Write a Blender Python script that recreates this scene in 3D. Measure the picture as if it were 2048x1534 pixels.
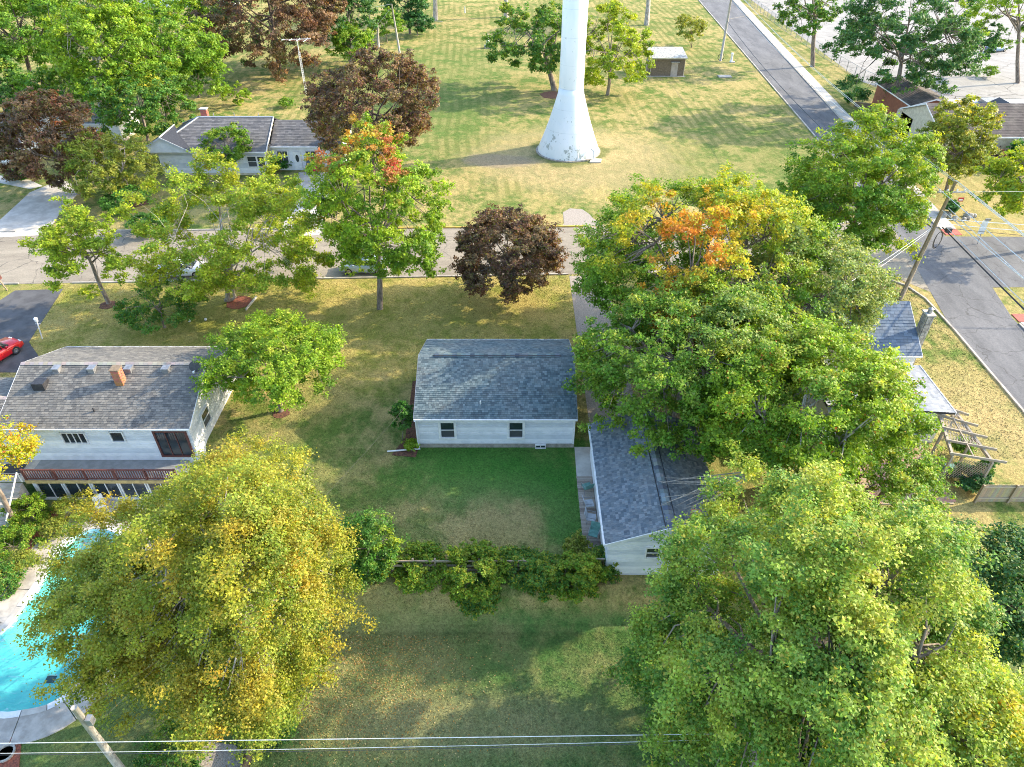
import bpy, math, random
import numpy as np
from mathutils import Vector, Matrix

# ---------------------------------------------------------------- camera, light, exposure
SC = bpy.context.scene
for o in list(bpy.data.objects): bpy.data.objects.remove(o)
C = SC.collection
F = 1400.0; PITCH = math.radians(38); CAMH = 32.0
cam_d = bpy.data.cameras.new('camera'); cam = bpy.data.objects.new('camera', cam_d); C.objects.link(cam)
cam.location = (0, 0, CAMH); cam.rotation_euler = (math.radians(90) - PITCH, 0, 0)
cam_d.sensor_width = 36; cam_d.lens = F / 2048 * 36; cam_d.clip_end = 4000; cam_d.clip_start = 0.5
SC.camera = cam
SUN_EL = math.radians(27); SUN_AZ = math.atan2(0.30, 1.0)      # sun stands to the right, a little beyond
S = Vector((math.cos(SUN_AZ) * math.cos(SUN_EL), math.sin(SUN_AZ) * math.cos(SUN_EL), math.sin(SUN_EL)))
world = bpy.data.worlds.new('World'); SC.world = world; world.use_nodes = True
wn = world.node_tree.nodes; wl = world.node_tree.links
bg = wn['Background']; sky = wn.new('ShaderNodeTexSky'); sky.sky_type = 'NISHITA'; sky.sun_disc = False
sky.sun_elevation = SUN_EL; sky.sun_rotation = math.pi / 2 - SUN_AZ
sky.air_density = 1.0; sky.dust_density = 1.5; sky.ozone_density = 1.0
wl.new(sky.outputs[0], bg.inputs[0]); bg.inputs[1].default_value = 0.15
sun_d = bpy.data.lights.new('sun', 'SUN'); sun_d.energy = 2.15; sun_d.angle = math.radians(0.6); sun_d.color = (1.0, 0.85, 0.62)
sun = bpy.data.objects.new('sun', sun_d); C.objects.link(sun)
sun.rotation_euler = S.to_track_quat('Z', 'Y').to_euler()
sun.location = (60, 20, 60)
SC.view_settings.view_transform = 'Standard'; SC.view_settings.look = 'None'
SC.view_settings.exposure = 2.03; SC.view_settings.gamma = 1.0
SC.cycles.max_bounces = 6; SC.cycles.diffuse_bounces = 3; SC.cycles.transparent_max_bounces = 12
SC.cycles.use_denoising = True; SC.cycles.denoising_prefilter = 'NONE'; SC.cycles.filter_width = 1.0

# ---------------------------------------------------------------- survey helpers: a sight line of the photograph -> a point of the place
def ray(px, py):
    u = (px - 1024) / F; v = (py - 767) / F
    return Vector((u, math.cos(PITCH) - v * math.sin(PITCH), -math.sin(PITCH) - v * math.cos(PITCH)))
def G(px, py, z=0.0):
    r = ray(px, py); t = (z - CAMH) / r.z
    return Vector((r.x * t, r.y * t, z))
def atY(px, py, Y):
    r = ray(px, py); t = Y / r.y
    return Vector((r.x * t, Y, CAMH + r.z * t))
def depth(p): return p[1] * math.cos(PITCH) - (p[2] - CAMH) * math.sin(PITCH)

LOW = -2.0
def sstep(t): t = np.clip(t, 0, 1); return t * t * (3 - 2 * t)
def ground_z(x, y):
    ys = 34.6 + (23.2 - 34.6) * sstep((np.asarray(x, float) + 20.4) / 5.0)
    return LOW * sstep((ys - np.asarray(y, float)) / 1.4)
def gz(x, y): return float(ground_z(x, y))

# ---------------------------------------------------------------- materials
def new_mat(name):
    m = bpy.data.materials.new(name); m.use_nodes = True
    nt = m.node_tree; b = nt.nodes['Principled BSDF']; return m, nt, b
def N(nt, t, **kw):
    n = nt.nodes.new(t)
    for k, v in kw.items():
        if k.startswith('i_'): n.inputs[int(k[2:]) if k[2:].isdigit() else k[2:]].default_value = v
        else: setattr(n, k, v)
    return n
def mixc(nt, fac, a, b, mode='MIX'):
    n = nt.nodes.new('ShaderNodeMix'); n.data_type = 'RGBA'; n.blend_type = mode
    for i, v in ((0, fac), (6, a), (7, b)):
        if hasattr(v, 'is_linked') or hasattr(v, 'links'): nt.links.new(v, n.inputs[i])
        else: n.inputs[i].default_value = v if i == 0 else (tuple(v) + (1,))[:4]
    return n.outputs[2]
def math_(nt, op, a, b=None, c=None, clamp=False):
    n = nt.nodes.new('ShaderNodeMath'); n.operation = op; n.use_clamp = clamp
    for i, v in enumerate((a, b, c)):
        if v is None: continue
        if hasattr(v, 'links'): nt.links.new(v, n.inputs[i])
        else: n.inputs[i].default_value = v
    return n.outputs[0]
def noise(nt, scale, detail=4, rough=0.6, vec=None, dist=0.0):
    n = nt.nodes.new('ShaderNodeTexNoise'); n.inputs['Scale'].default_value = scale
    n.inputs['Detail'].default_value = detail; n.inputs['Roughness'].default_value = rough; n.inputs['Distortion'].default_value = dist
    nt.links.new(vec if vec is not None else npos(nt), n.inputs['Vector'])
    return n.outputs['Fac']
def wpos(nt):
    for n in nt.nodes:
        if n.type == 'NEW_GEOMETRY': return n.outputs['Position']
    return nt.nodes.new('ShaderNodeNewGeometry').outputs['Position']
def npos(nt):
    for n in nt.nodes:
        if n.name == 'tilted': return n.outputs[0]
    n = nt.nodes.new('ShaderNodeMapping'); n.name = 'tilted'; n.inputs['Rotation'].default_value = (0.41, 0.33, 0.62); n.inputs['Location'].default_value = (3.13, 7.71, 5.37)
    nt.links.new(wpos(nt), n.inputs[0]); return n.outputs[0]
def ramp(nt, fac, lo, hi):
    n = nt.nodes.new('ShaderNodeMapRange'); n.interpolation_type = 'SMOOTHSTEP'
    nt.links.new(fac, n.inputs[0]); n.inputs[1].default_value = lo; n.inputs[2].default_value = hi
    return n.outputs[0]
def bump(nt, b, h, strength=0.4, dist=0.03):
    n = nt.nodes.new('ShaderNodeBump'); n.inputs['Strength'].default_value = strength; n.inputs['Distance'].default_value = dist
    nt.links.new(h, n.inputs['Height']); nt.links.new(n.outputs[0], b.inputs['Normal'])
def mapped(nt, scale=(1, 1, 1), rot=(0, 0, 0)):
    n = nt.nodes.new('ShaderNodeMapping'); n.inputs['Scale'].default_value = scale; n.inputs['Rotation'].default_value = rot; n.inputs['Location'].default_value = (1.3, 2.7, 0.37)
    nt.links.new(wpos(nt), n.inputs[0]); return n.outputs[0]

def simple(name, c1, c2=None, scale=3.0, rough=0.8, metal=0.0, bmp=0.0, detail=4, stretch=None, spec=None, lo=0.35, hi=0.65):
    m, nt, b = new_mat(name)
    b.inputs['Roughness'].default_value = rough; b.inputs['Metallic'].default_value = metal
    if spec is not None: b.inputs['Specular IOR Level'].default_value = spec
    c2 = c2 or tuple(c * 0.78 for c in c1)
    vec = mapped(nt, stretch) if stretch else None
    f = ramp(nt, noise(nt, scale, detail, 0.65, vec), lo, hi)
    nt.links.new(mixc(nt, f, c2, c1), b.inputs['Base Color'])
    if bmp: bump(nt, b, noise(nt, scale * 4, 4, 0.7, vec), bmp, 0.02)
    return m
def attr_mat(name, rough=0.85, grain=0.25, scale=25, bmp=0.3, spec=0.3):
    """colour of each piece comes from its own face colour, with fine grain"""
    m, nt, b = new_mat(name)
    a = nt.nodes.new('ShaderNodeAttribute'); a.attribute_name = 'Col'
    n = noise(nt, scale, 3, 0.7)
    f = math_(nt, 'MULTIPLY_ADD', n, grain * 2, 1 - grain)
    mul = nt.nodes.new('ShaderNodeVectorMath'); mul.operation = 'SCALE'
    nt.links.new(a.outputs['Color'], mul.inputs[0]); nt.links.new(f, mul.inputs['Scale'])
    w = ramp(nt, noise(nt, 0.6, 4, 0.6), 0.35, 0.75)
    out = mixc(nt, math_(nt, 'MULTIPLY', w, 0.25), mul.outputs[0], (0.30, 0.27, 0.22))
    nt.links.new(out, b.inputs['Base Color'])
    b.inputs['Roughness'].default_value = rough; b.inputs['Specular IOR Level'].default_value = spec
    if bmp: bump(nt, b, n, bmp, 0.01)
    return m
def leaf_material(name, trans=0.42, rough=0.55):
    m, nt, b = new_mat(name)
    a = nt.nodes.new('ShaderNodeAttribute'); a.attribute_name = 'Col'
    b.inputs['Roughness'].default_value = rough; b.inputs['Specular IOR Level'].default_value = 0.35
    nt.links.new(a.outputs['Color'], b.inputs['Base Color'])
    t = nt.nodes.new('ShaderNodeBsdfTranslucent')
    hs = nt.nodes.new('ShaderNodeVectorMath'); hs.operation = 'MULTIPLY'; hs.inputs[1].default_value = (1.25, 1.15, 0.6)
    nt.links.new(a.outputs['Color'], hs.inputs[0]); nt.links.new(hs.outputs[0], t.inputs[0])
    mx = nt.nodes.new('ShaderNodeMixShader'); mx.inputs[0].default_value = trans
    nt.links.new(b.outputs[0], mx.inputs[1]); nt.links.new(t.outputs[0], mx.inputs[2])
    nt.links.new(mx.outputs[0], nt.nodes['Material Output'].inputs[0])
    return m

M = {}
M['leaf'] = leaf_material('leaf')
M['bark'] = simple('bark', (0.30, 0.25, 0.20), (0.13, 0.10, 0.08), 6, 0.95, bmp=0.8, stretch=(1, 1, 0.25))
M['pale_bark'] = simple('pale_bark', (0.52, 0.47, 0.40), (0.25, 0.21, 0.17), 5, 0.95, bmp=0.6, stretch=(1, 1, 0.3))
M['dark_bark'] = simple('dark_bark', (0.17, 0.13, 0.10), (0.07, 0.05, 0.04), 6, 0.95, bmp=0.8)
M['shingle'] = attr_mat('shingle')
M['white_siding'] = simple('white_siding', (0.80, 0.81, 0.83), (0.68, 0.70, 0.72), 1.6, 0.55, bmp=0.05, spec=0.3)
M['white_paint'] = simple('white_paint', (0.82, 0.82, 0.80), (0.70, 0.70, 0.68), 3, 0.5)
M['cream_paint'] = simple('cream_paint', (0.62, 0.56, 0.42), (0.48, 0.42, 0.30), 3, 0.6)
M['red_wood'] = simple('red_wood', (0.17, 0.055, 0.045), (0.09, 0.035, 0.03), 8, 0.75, stretch=(4, 1, 1))
M['yellow_wood'] = simple('yellow_wood', (0.55, 0.40, 0.16), (0.38, 0.27, 0.12), 5, 0.8)
M['foundation'] = simple('foundation', (0.42, 0.38, 0.32), (0.27, 0.24, 0.20), 3, 0.95, bmp=0.3)
M['concrete'] = simple('concrete', (0.52, 0.48, 0.42), (0.33, 0.30, 0.26), 1.2, 0.92, bmp=0.2, detail=8)
M['pale_concrete'] = simple('pale_concrete', (0.58, 0.55, 0.49), (0.43, 0.40, 0.35), 1.0, 0.92, bmp=0.2, detail=8)
M['glass'] = simple('window_glass', (0.035, 0.05, 0.06), (0.02, 0.03, 0.035), 1.2, 0.08, spec=0.8)
M['screen'] = simple('window_screen', (0.07, 0.08, 0.085), (0.05, 0.055, 0.06), 30, 0.6)
M['grey_metal'] = simple('grey_metal', (0.40, 0.41, 0.42), (0.28, 0.28, 0.29), 4, 0.45, 0.6)
M['dark_metal'] = simple('dark_metal', (0.06, 0.06, 0.065), (0.035, 0.035, 0.04), 6, 0.5, 0.3)
M['black_rubber'] = simple('rubber', (0.025, 0.025, 0.027), None, 8, 0.8)
M['wire'] = simple('cable_black', (0.045, 0.045, 0.05), None, 5, 0.6)
M['bright_wire'] = simple('cable_aluminium', (0.78, 0.78, 0.75), (0.6, 0.6, 0.58), 3, 0.5, 0.0)
M['pole_wood'] = simple('pole_wood', (0.34, 0.27, 0.18), (0.19, 0.15, 0.10), 7, 0.9, bmp=0.4, stretch=(2, 2, 0.3))
M['grey_pole_wood'] = simple('grey_pole_wood', (0.50, 0.47, 0.41), (0.31, 0.28, 0.24), 7, 0.9, bmp=0.4, stretch=(2, 2, 0.3))
M['weathered_wood'] = attr_mat('weathered_wood', 0.9, 0.35, 14, 0.3)
M['mulch'] = simple('mulch', (0.20, 0.09, 0.05), (0.08, 0.04, 0.03), 9, 1.0, bmp=1.0)
M['red_mulch'] = simple('red_mulch', (0.36, 0.11, 0.06), (0.18, 0.06, 0.04), 10, 1.0, bmp=1.0)
M['stone'] = simple('stone', (0.46, 0.43, 0.37), (0.26, 0.24, 0.21), 3, 0.95, bmp=0.8)
M['brick'] = attr_mat('brick_clay', 0.9, 0.3, 40, 0.4)
M['mortar'] = simple('mortar', (0.40, 0.36, 0.31), None, 8, 0.95)
M['brown_wall'] = simple('brown_block', (0.25, 0.19, 0.13), (0.18, 0.135, 0.09), 5, 0.95, bmp=0.3)
M['tan_door'] = simple('tan_door', (0.50, 0.42, 0.35), None, 2, 0.6)
M['rust_wall'] = simple('rust_wall', (0.34, 0.13, 0.07), (0.26, 0.09, 0.05), 3, 0.85)
M['green_fabric'] = simple('green_fabric', (0.16, 0.34, 0.29), (0.11, 0.25, 0.21), 5, 0.8)
M['blue_fabric'] = simple('blue_fabric', (0.05, 0.08, 0.26), (0.03, 0.05, 0.17), 5, 0.8)
M['red_plastic'] = simple('red_plastic', (0.55, 0.02, 0.03), None, 3, 0.35)
M['yellow_kerb'] = simple('yellow_paint', (0.62, 0.42, 0.05), (0.45, 0.32, 0.10), 2.5, 0.85)
M['red_paving'] = simple('red_paving', (0.50, 0.13, 0.10), (0.38, 0.10, 0.08), 3, 0.9)
M['pool_shell'] = simple('pool_shell', (0.50, 0.80, 0.80), (0.40, 0.72, 0.76), 0.5, 0.6)
M['asphalt'] = simple('driveway_asphalt', (0.115, 0.115, 0.118), (0.07, 0.07, 0.073), 0.8, 0.95, bmp=0.3, detail=8)
M['gravel'] = simple('gravel', (0.42, 0.37, 0.31), (0.25, 0.22, 0.19), 14, 1.0, bmp=0.8)
M['membrane'] = simple('roof_membrane', (0.56, 0.58, 0.60), (0.45, 0.47, 0.49), 3, 0.8)
M['deck_grey'] = simple('deck_cover', (0.27, 0.28, 0.28), (0.21, 0.22, 0.22), 2.5, 0.9, bmp=0.1)
M['lichen_roof'] = simple('lichen_roof', (0.58, 0.60, 0.56), (0.22, 0.21, 0.19), 3.0, 0.9, detail=6)
M['chrome'] = simple('chrome', (0.6, 0.6, 0.62), None, 2, 0.25, 0.9)

def road_mat(name, c1, c2, crack, cscale=0.22, streak=(1, 1, 1)):
    m, nt, b = new_mat(name); b.inputs['Roughness'].default_value = 0.93; b.inputs['Specular IOR Level'].default_value = 0.25
    v = mapped(nt, streak)
    f = ramp(nt, noise(nt, 0.5, 8, 0.7, v), 0.3, 0.72)
    col = mixc(nt, f, c2, c1)
    g = math_(nt, 'MULTIPLY_ADD', noise(nt, 7, 3, 0.8), 0.9, 0.55)
    vm = nt.nodes.new('ShaderNodeVectorMath'); vm.operation = 'SCALE'; nt.links.new(col, vm.inputs[0]); nt.links.new(g, vm.inputs['Scale'])
    vo = nt.nodes.new('ShaderNodeTexVoronoi'); vo.feature = 'DISTANCE_TO_EDGE'; vo.inputs['Scale'].default_value = cscale
    wv = nt.nodes.new('ShaderNodeTexNoise'); wv.inputs['Scale'].default_value = 0.8; wv.inputs['Detail'].default_value = 5; nt.links.new(wpos(nt), wv.inputs[0])
    add = nt.nodes.new('ShaderNodeVectorMath'); add.operation = 'MULTIPLY_ADD'; add.inputs[1].default_value = (1.6, 1.6, 0)
    nt.links.new(wv.outputs['Color'], add.inputs[0]); nt.links.new(wpos(nt), add.inputs[2]); nt.links.new(add.outputs[0], vo.inputs['Vector'])
    e = ramp(nt, vo.outputs['Distance'], 0.012, 0.002)
    e2 = math_(nt, 'MULTIPLY', math_(nt, 'SUBTRACT', 1.0, ramp(nt, vo.outputs['Distance'], 0.002, 0.014)), crack)
    out = mixc(nt, e2, vm.outputs[0], (0.05, 0.048, 0.045))
    nt.links.new(out, b.inputs['Base Color']); bump(nt, b, noise(nt, 30, 2, 0.8), 0.3, 0.01)
    return m
M['street'] = road_mat('street_asphalt', (0.34, 0.30, 0.235), (0.24, 0.21, 0.165), 0.55, 0.25, (0.35, 1.2, 1))
M['side_road'] = road_mat('side_road_asphalt', (0.19, 0.192, 0.198), (0.115, 0.118, 0.125), 0.5, 0.3, (1.2, 0.3, 1))
M['lot'] = road_mat('parking_asphalt', (0.36, 0.345, 0.32), (0.27, 0.26, 0.24), 0.5, 0.12)

# water of the pool
m, nt, b = new_mat('pool_water'); M['water'] = m
tr = nt.nodes.new('ShaderNodeBsdfTransparent'); tr.inputs[0].default_value = (0.45, 0.86, 0.82, 1)
gl = nt.nodes.new('ShaderNodeBsdfGlossy'); gl.inputs['Roughness'].default_value = 0.03
fr = nt.nodes.new('ShaderNodeFresnel'); fr.inputs[0].default_value = 1.33
bp = nt.nodes.new('ShaderNodeBump'); bp.inputs['Strength'].default_value = 0.7; bp.inputs['Distance'].default_value = 0.05
nt.links.new(noise(nt, 1.6, 3, 0.6, mapped(nt, (0.6, 1.6, 1), (0, 0, 0.5)), 0.8), bp.inputs['Height'])
nt.links.new(bp.outputs[0], gl.inputs['Normal']); nt.links.new(bp.outputs[0], fr.inputs['Normal'])
mx = nt.nodes.new('ShaderNodeMixShader'); nt.links.new(fr.outputs[0], mx.inputs[0]); nt.links.new(tr.outputs[0], mx.inputs[1]); nt.links.new(gl.outputs[0], mx.inputs[2])
nt.links.new(mx.outputs[0], nt.nodes['Material Output'].inputs[0])

# white tower paint: peeling flakes on the flared foot
def tower_mat():
    m, nt, b = new_mat('tower_paint'); b.inputs['Roughness'].default_value = 0.45
    base = mixc(nt, ramp(nt, noise(nt, 0.7, 5, 0.6, mapped(nt, (1, 1, 0.25))), 0.3, 0.7), (0.74, 0.79, 0.79), (0.84, 0.86, 0.85))
    sep = nt.nodes.new('ShaderNodeSeparateXYZ'); nt.links.new(wpos(nt), sep.inputs[0])
    zf = math_(nt, 'SUBTRACT', 1.0, ramp(nt, sep.outputs[2], 0.5, 7.0))
    big = ramp(nt, noise(nt, 0.55, 2, 0.5), 0.40, 0.62)
    k = math_(nt, 'MULTIPLY_ADD', math_(nt, 'MULTIPLY', zf, big), 0.15, -0.035)
    fl = math_(nt, 'ADD', noise(nt, 2.6, 9, 0.72, mapped(nt, (1, 1, 0.7))), k)
    f = ramp(nt, fl, 0.60, 0.63)
    col = mixc(nt, f, base, (0.40, 0.44, 0.41))
    nt.links.new(col, b.inputs['Base Color']); return m
M['tower'] = tower_mat()

# lawn
def lawn_mat():
    m, nt, b = new_mat('lawn'); b.inputs['Roughness'].default_value = 1.0; b.inputs['Specular IOR Level'].default_value = 0.1
    straw = (0.385, 0.31, 0.125); green = (0.105, 0.165, 0.035); deep = (0.062, 0.20, 0.032); tan = (0.43, 0.325, 0.17); gold = (0.44, 0.36, 0.08)
    P = wpos(nt)
    sep = nt.nodes.new('ShaderNodeSeparateXYZ'); nt.links.new(P, sep.inputs[0])
    def ell(px, py, rx, ry, soft=0.45, z=0, w=1.0):
        c = G(px, py, z)
        a = nt.nodes.new('ShaderNodeVectorMath'); a.operation = 'SUBTRACT'; nt.links.new(P, a.inputs[0]); a.inputs[1].default_value = (c.x, c.y, 0)
        s = nt.nodes.new('ShaderNodeVectorMath'); s.operation = 'MULTIPLY'; nt.links.new(a.outputs[0], s.inputs[0]); s.inputs[1].default_value = (1 / rx, 1 / ry, 0)
        l = nt.nodes.new('ShaderNodeVectorMath'); l.operation = 'LENGTH'; nt.links.new(s.outputs[0], l.inputs[0])
        wob = math_(nt, 'MULTIPLY_ADD', n1, 1.5, -0.75)
        d = math_(nt, 'ADD', l.outputs['Value'], wob)
        return math_(nt, 'MULTIPLY', math_(nt, 'SUBTRACT', 1.0, ramp(nt, d, 1 - soft, 1 + soft)), w)
    n1 = noise(nt, 0.35, 6, 0.62)
    n2 = noise(nt, 1.3, 5, 0.65, mapped(nt, (1, 0.8, 1), (0.3, 0.2, 0.55)))
    n3 = noise(nt, 9, 4, 0.8)
    n4 = noise(nt, 0.09, 3, 0.5)
    k = math_(nt, 'ADD', math_(nt, 'MULTIPLY', n1, 0.6), math_(nt, 'MULTIPLY', n2, 0.4))
    dry = ramp(nt, k, 0.39, 0.57)
    col = mixc(nt, dry, green, straw)
    col = mixc(nt, math_(nt, 'MULTIPLY', ramp(nt, n4, 0.45, 0.65), 0.35), col, green)
    # front lawns of the street: golden green
    col = mixc(nt, ell(700, 640, 34, 9, 0.3, w=0.38), col, gold)
    # mown stripes round the tower
    rot = math_(nt, 'ADD', math_(nt, 'MULTIPLY', sep.outputs[0], 1.0), math_(nt, 'MULTIPLY', sep.outputs[1], 0.055))
    sw = math_(nt, 'SINE', math_(nt, 'MULTIPLY_ADD', rot, 4.6, math_(nt, 'MULTIPLY', noise(nt, 0.05, 2, 0.5), 9.0)))
    st = math_(nt, 'MULTIPLY', ramp(nt, sw, -0.3, 0.6), ramp(nt, sep.outputs[1], 71, 80))
    stm = math_(nt, 'MULTIPLY', st, ramp(nt, math_(nt, 'ADD', n4, math_(nt, 'MULTIPLY_ADD', n1, .5, -.25)), 0.36, 0.62))
    col = mixc(nt, math_(nt, 'MULTIPLY', stm, 0.62), col, (0.115, 0.15, 0.035))
    col = mixc(nt, ell(880, 180, 14, 30, 0.6, w=0.50), col, (0.10, 0.17, 0.04))
    col = mixc(nt, ell(1500, 330, 13, 12, 0.6, w=0.40), col, (0.12, 0.17, 0.04))
    # trodden ring round the tower foot, dark green rim
    col = mixc(nt, ell(1150, 315, 12.5, 10.5, 0.35, w=0.55), col, tan)
    col = mixc(nt, ell(1137, 302, 5.0, 5.0, 0.15, w=0.7), col, (0.10, 0.13, 0.035))
    col = mixc(nt, ell(1000, 322, 4.5, 2.2, 0.3, w=0.7), col, (0.30, 0.235, 0.16))
    # lush strip behind the white house and back yard
    yard = ell(985, 935, 6.3, 3.2, 0.4, w=0.92)
    col = mixc(nt, yard, col, deep)
    col = mixc(nt, ell(1130, 1000, 1.6, 5.5, 0.5, w=0.9), col, deep)
    col = mixc(nt, ell(950, 1030, 5.0, 2.6, 0.6, w=0.30), col, (0.28, 0.25, 0.12))
    col = mixc(nt, ell(560, 1050, 9, 9, 0.5, w=0.5), col, green)
    # lower yard
    low = math_(nt, 'SUBTRACT', 1.0, ramp(nt, sep.outputs[2], -1.7, -0.6))
    lg = mixc(nt, ramp(nt, k, 0.40, 0.66), (0.07, 0.15, 0.038), (0.20, 0.215, 0.08))
    col = mixc(nt, low, col, lg)
    col = mixc(nt, ell(760, 1330, 4.2, 5.5, 0.5, -2, 0.40), col, (0.34, 0.29, 0.12))
    col = mixc(nt, ell(960, 1450, 6, 1.6, 0.5, -2, 0.45), col, (0.30, 0.26, 0.13))
    col = mixc(nt, ell(300, 1450, 5, 4, 0.5, -2, 0.4), col, (0.19, 0.19, 0.06))
    # corner lot by the side road
    col = mixc(nt, ell(1960, 430, 12, 14, 0.5, w=0.5), col, (0.46, 0.34, 0.14))
    col = mixc(nt, ell(1960, 830, 3.5, 5, 0.5, w=0.5), col, (0.47, 0.36, 0.17))
    bl = noise(nt, 26, 2, 0.8)
    n5 = noise(nt, 3.2, 3, 0.75); g = math_(nt, 'ADD', math_(nt, 'MULTIPLY_ADD', n3, 2.2, -1.15), math_(nt, 'MULTIPLY_ADD', bl, 1.3, math_(nt, 'MULTIPLY', n5, 0.85)))
    g = math_(nt, 'MAXIMUM', g, 0.2)
    vm = nt.nodes.new('ShaderNodeVectorMath'); vm.operation = 'SCALE'; nt.links.new(col, vm.inputs[0]); nt.links.new(g, vm.inputs['Scale'])
    nt.links.new(vm.outputs[0], b.inputs['Base Color'])
    bump(nt, b, math_(nt, 'ADD', noise(nt, 14, 3, 0.8), math_(nt, 'MULTIPLY', n2, 2.0)), 0.9, 0.06)
    return m
M['lawn'] = lawn_mat()

# ---------------------------------------------------------------- mesh helpers
class MB:
    """collects boxes, prisms and tubes; build() links them as one mesh object"""
    def __init__(s): s.v = []; s.f = []; s.c = []
    def add(s, vs, fs, col=None):
        k = len(s.v); s.v += [tuple(p) for p in vs]; s.f += [tuple(i + k for i in f) for f in fs]; s.c += [col or (0.3, 0.3, 0.3)] * len(fs); return s
    def box(s, a, b, col=None):
        x0, y0, z0 = a; x1, y1, z1 = b
        x0, x1 = min(x0, x1), max(x0, x1); y0, y1 = min(y0, y1), max(y0, y1); z0, z1 = min(z0, z1), max(z0, z1)
        return s.add([(x0,y0,z0),(x1,y0,z0),(x1,y1,z0),(x0,y1,z0),(x0,y0,z1),(x1,y0,z1),(x1,y1,z1),(x0,y1,z1)],
                     [(0,3,2,1),(4,5,6,7),(0,1,5,4),(1,2,6,5),(2,3,7,6),(3,0,4,7)], col)
    def bar(s, p, q, w, h=None, up=Vector((0, 0, 1)), col=None):
        h = h or w; p = Vector(p); q = Vector(q); d = (q - p).normalized()
        if abs(d.dot(up)) > 0.98: up = Vector((0, 1, 0))
        a = d.cross(up).normalized() * w / 2; b = a.cross(d).normalized() * h / 2
        vs = [p - a - b, p + a - b, p + a + b, p - a + b, q - a - b, q + a - b, q + a + b, q - a + b]
        return s.add(vs, [(0,3,2,1),(4,5,6,7),(0,1,5,4),(1,2,6,5),(2,3,7,6),(3,0,4,7)], col)
    def tube(s, pts, rad, n=6, col=None, cap=True):
        pts = [Vector(p) for p in pts]; rad = rad if hasattr(rad, '__len__') else [rad] * len(pts)
        ref = Vector((0.31, 0.95, 0.05)); k = len(s.v); rings = []
        for i, p in enumerate(pts):
            d = (pts[min(i + 1, len(pts) - 1)] - pts[max(i - 1, 0)]).normalized()
            r = ref if abs(d.dot(ref)) < 0.9 else Vector((1, 0, 0))
            a = d.cross(r).normalized(); b = d.cross(a)
            for j in range(n):
                t = 2 * math.pi * j / n; s.v.append(tuple(p + (a * math.cos(t) + b * math.sin(t)) * rad[i]))
        fs = []
        for i in range(len(pts) - 1):
            for j in range(n):
                fs.append((k + i*n + j, k + i*n + (j+1) % n, k + (i+1)*n + (j+1) % n, k + (i+1)*n + j))
        if cap: fs += [tuple(k + j for j in range(n)), tuple(k + (len(pts)-1)*n + j for j in reversed(range(n)))]
        s.f += fs; s.c += [col or (0.3, 0.3, 0.3)] * len(fs); return s
    def lathe(s, prof, c=(0, 0, 0), n=32, col=None):
        k = len(s.v)
        for r, z in prof:
            for j in range(n):
                t = 2 * math.pi * j / n; s.v.append((c[0] + r * math.cos(t), c[1] + r * math.sin(t), c[2] + z))
        for i in range(len(prof) - 1):
            for j in range(n):
                s.f.append((k+i*n+j, k+i*n+(j+1)%n, k+(i+1)*n+(j+1)%n, k+(i+1)*n+j)); s.c.append(col or (0.3,)*3)
        s.f.append(tuple(k + (len(prof)-1)*n + j for j in range(n))); s.c.append(col or (0.3,)*3)
        return s
    def prism(s, poly, z0, z1, col=None):
        n = len(poly); vs = [(p[0], p[1], z0) for p in poly] + [(p[0], p[1], z1) for p in poly]
        area = sum(poly[i][0]*poly[(i+1)%n][1] - poly[(i+1)%n][0]*poly[i][1] for i in range(n))
        if area < 0: vs = vs[:n][::-1] + vs[n:][::-1]
        return s.add(vs, [tuple(range(n))[::-1], tuple(range(n, 2*n))] + [(i, (i+1)%n, n+(i+1)%n, n+i) for i in range(n)], col)
    def build(s, name, mat, parent=None, smooth=False, colors=False, origin=None):
        me = bpy.data.meshes.new(name)
        off = Vector(origin) if origin is not None else Vector((0, 0, 0))
        if parent is not None and origin is None: off = Vector(parent['_w'])
        me.from_pydata([(v[0]-off.x, v[1]-off.y, v[2]-off.z) for v in s.v], [], s.f)
        me.materials.append(mat)
        if smooth: me.polygons.foreach_set('use_smooth', [True] * len(me.polygons))
        if colors:
            a = me.attributes.new('Col', 'FLOAT_COLOR', 'FACE')
            a.data.foreach_set('color', np.array([tuple(c) + (1,) for c in s.c], dtype=np.float32).ravel())
        o = bpy.data.objects.new(name, me); C.objects.link(o)
        if parent is not None: o.parent = parent; o['_w'] = tuple(off)
        else: o.location = off; o['_w'] = tuple(off)
        return o
def thing(name, label, cat, loc, group=None):
    o = bpy.data.objects.new(name, None); C.objects.link(o); o.empty_display_size = 0.3
    o.location = loc; o['_w'] = tuple(loc); o['label'] = label; o['category'] = cat
    if group: o['group'] = group
    return o
def tag(o, label, cat, group=None):
    o['label'] = label; o['category'] = cat
    if group: o['group'] = group
    return o
def struct(o): o['kind'] = 'structure'; return o
def stuff(o): o['kind'] = 'stuff'; return o
def copy_tree(root, loc, rotz=None, label=None, parent=None):
    c = root.copy(); C.objects.link(c)
    if parent is None:
        c.location = loc
        if rotz is not None: c.rotation_euler = (0, 0, rotz)
        if label: c['label'] = label
    else: c.parent = parent
    for ch in list(root.children): copy_tree(ch, None, parent=c)
    return c
def share(parent, name, mesh, loc, rot=None, scale=None):
    o = bpy.data.objects.new(name, mesh); C.objects.link(o); o.parent = parent; o.location = loc
    if rot: o.rotation_euler = rot
    if scale: o.scale = scale
    return o
def unit_box(name, mat):
    b = MB(); b.box((-0.5, -0.5, -0.5), (0.5, 0.5, 0.5)); o = b.build(name, mat, origin=(0, 0, 0)); me = o.data; bpy.data.objects.remove(o); return me

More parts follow.
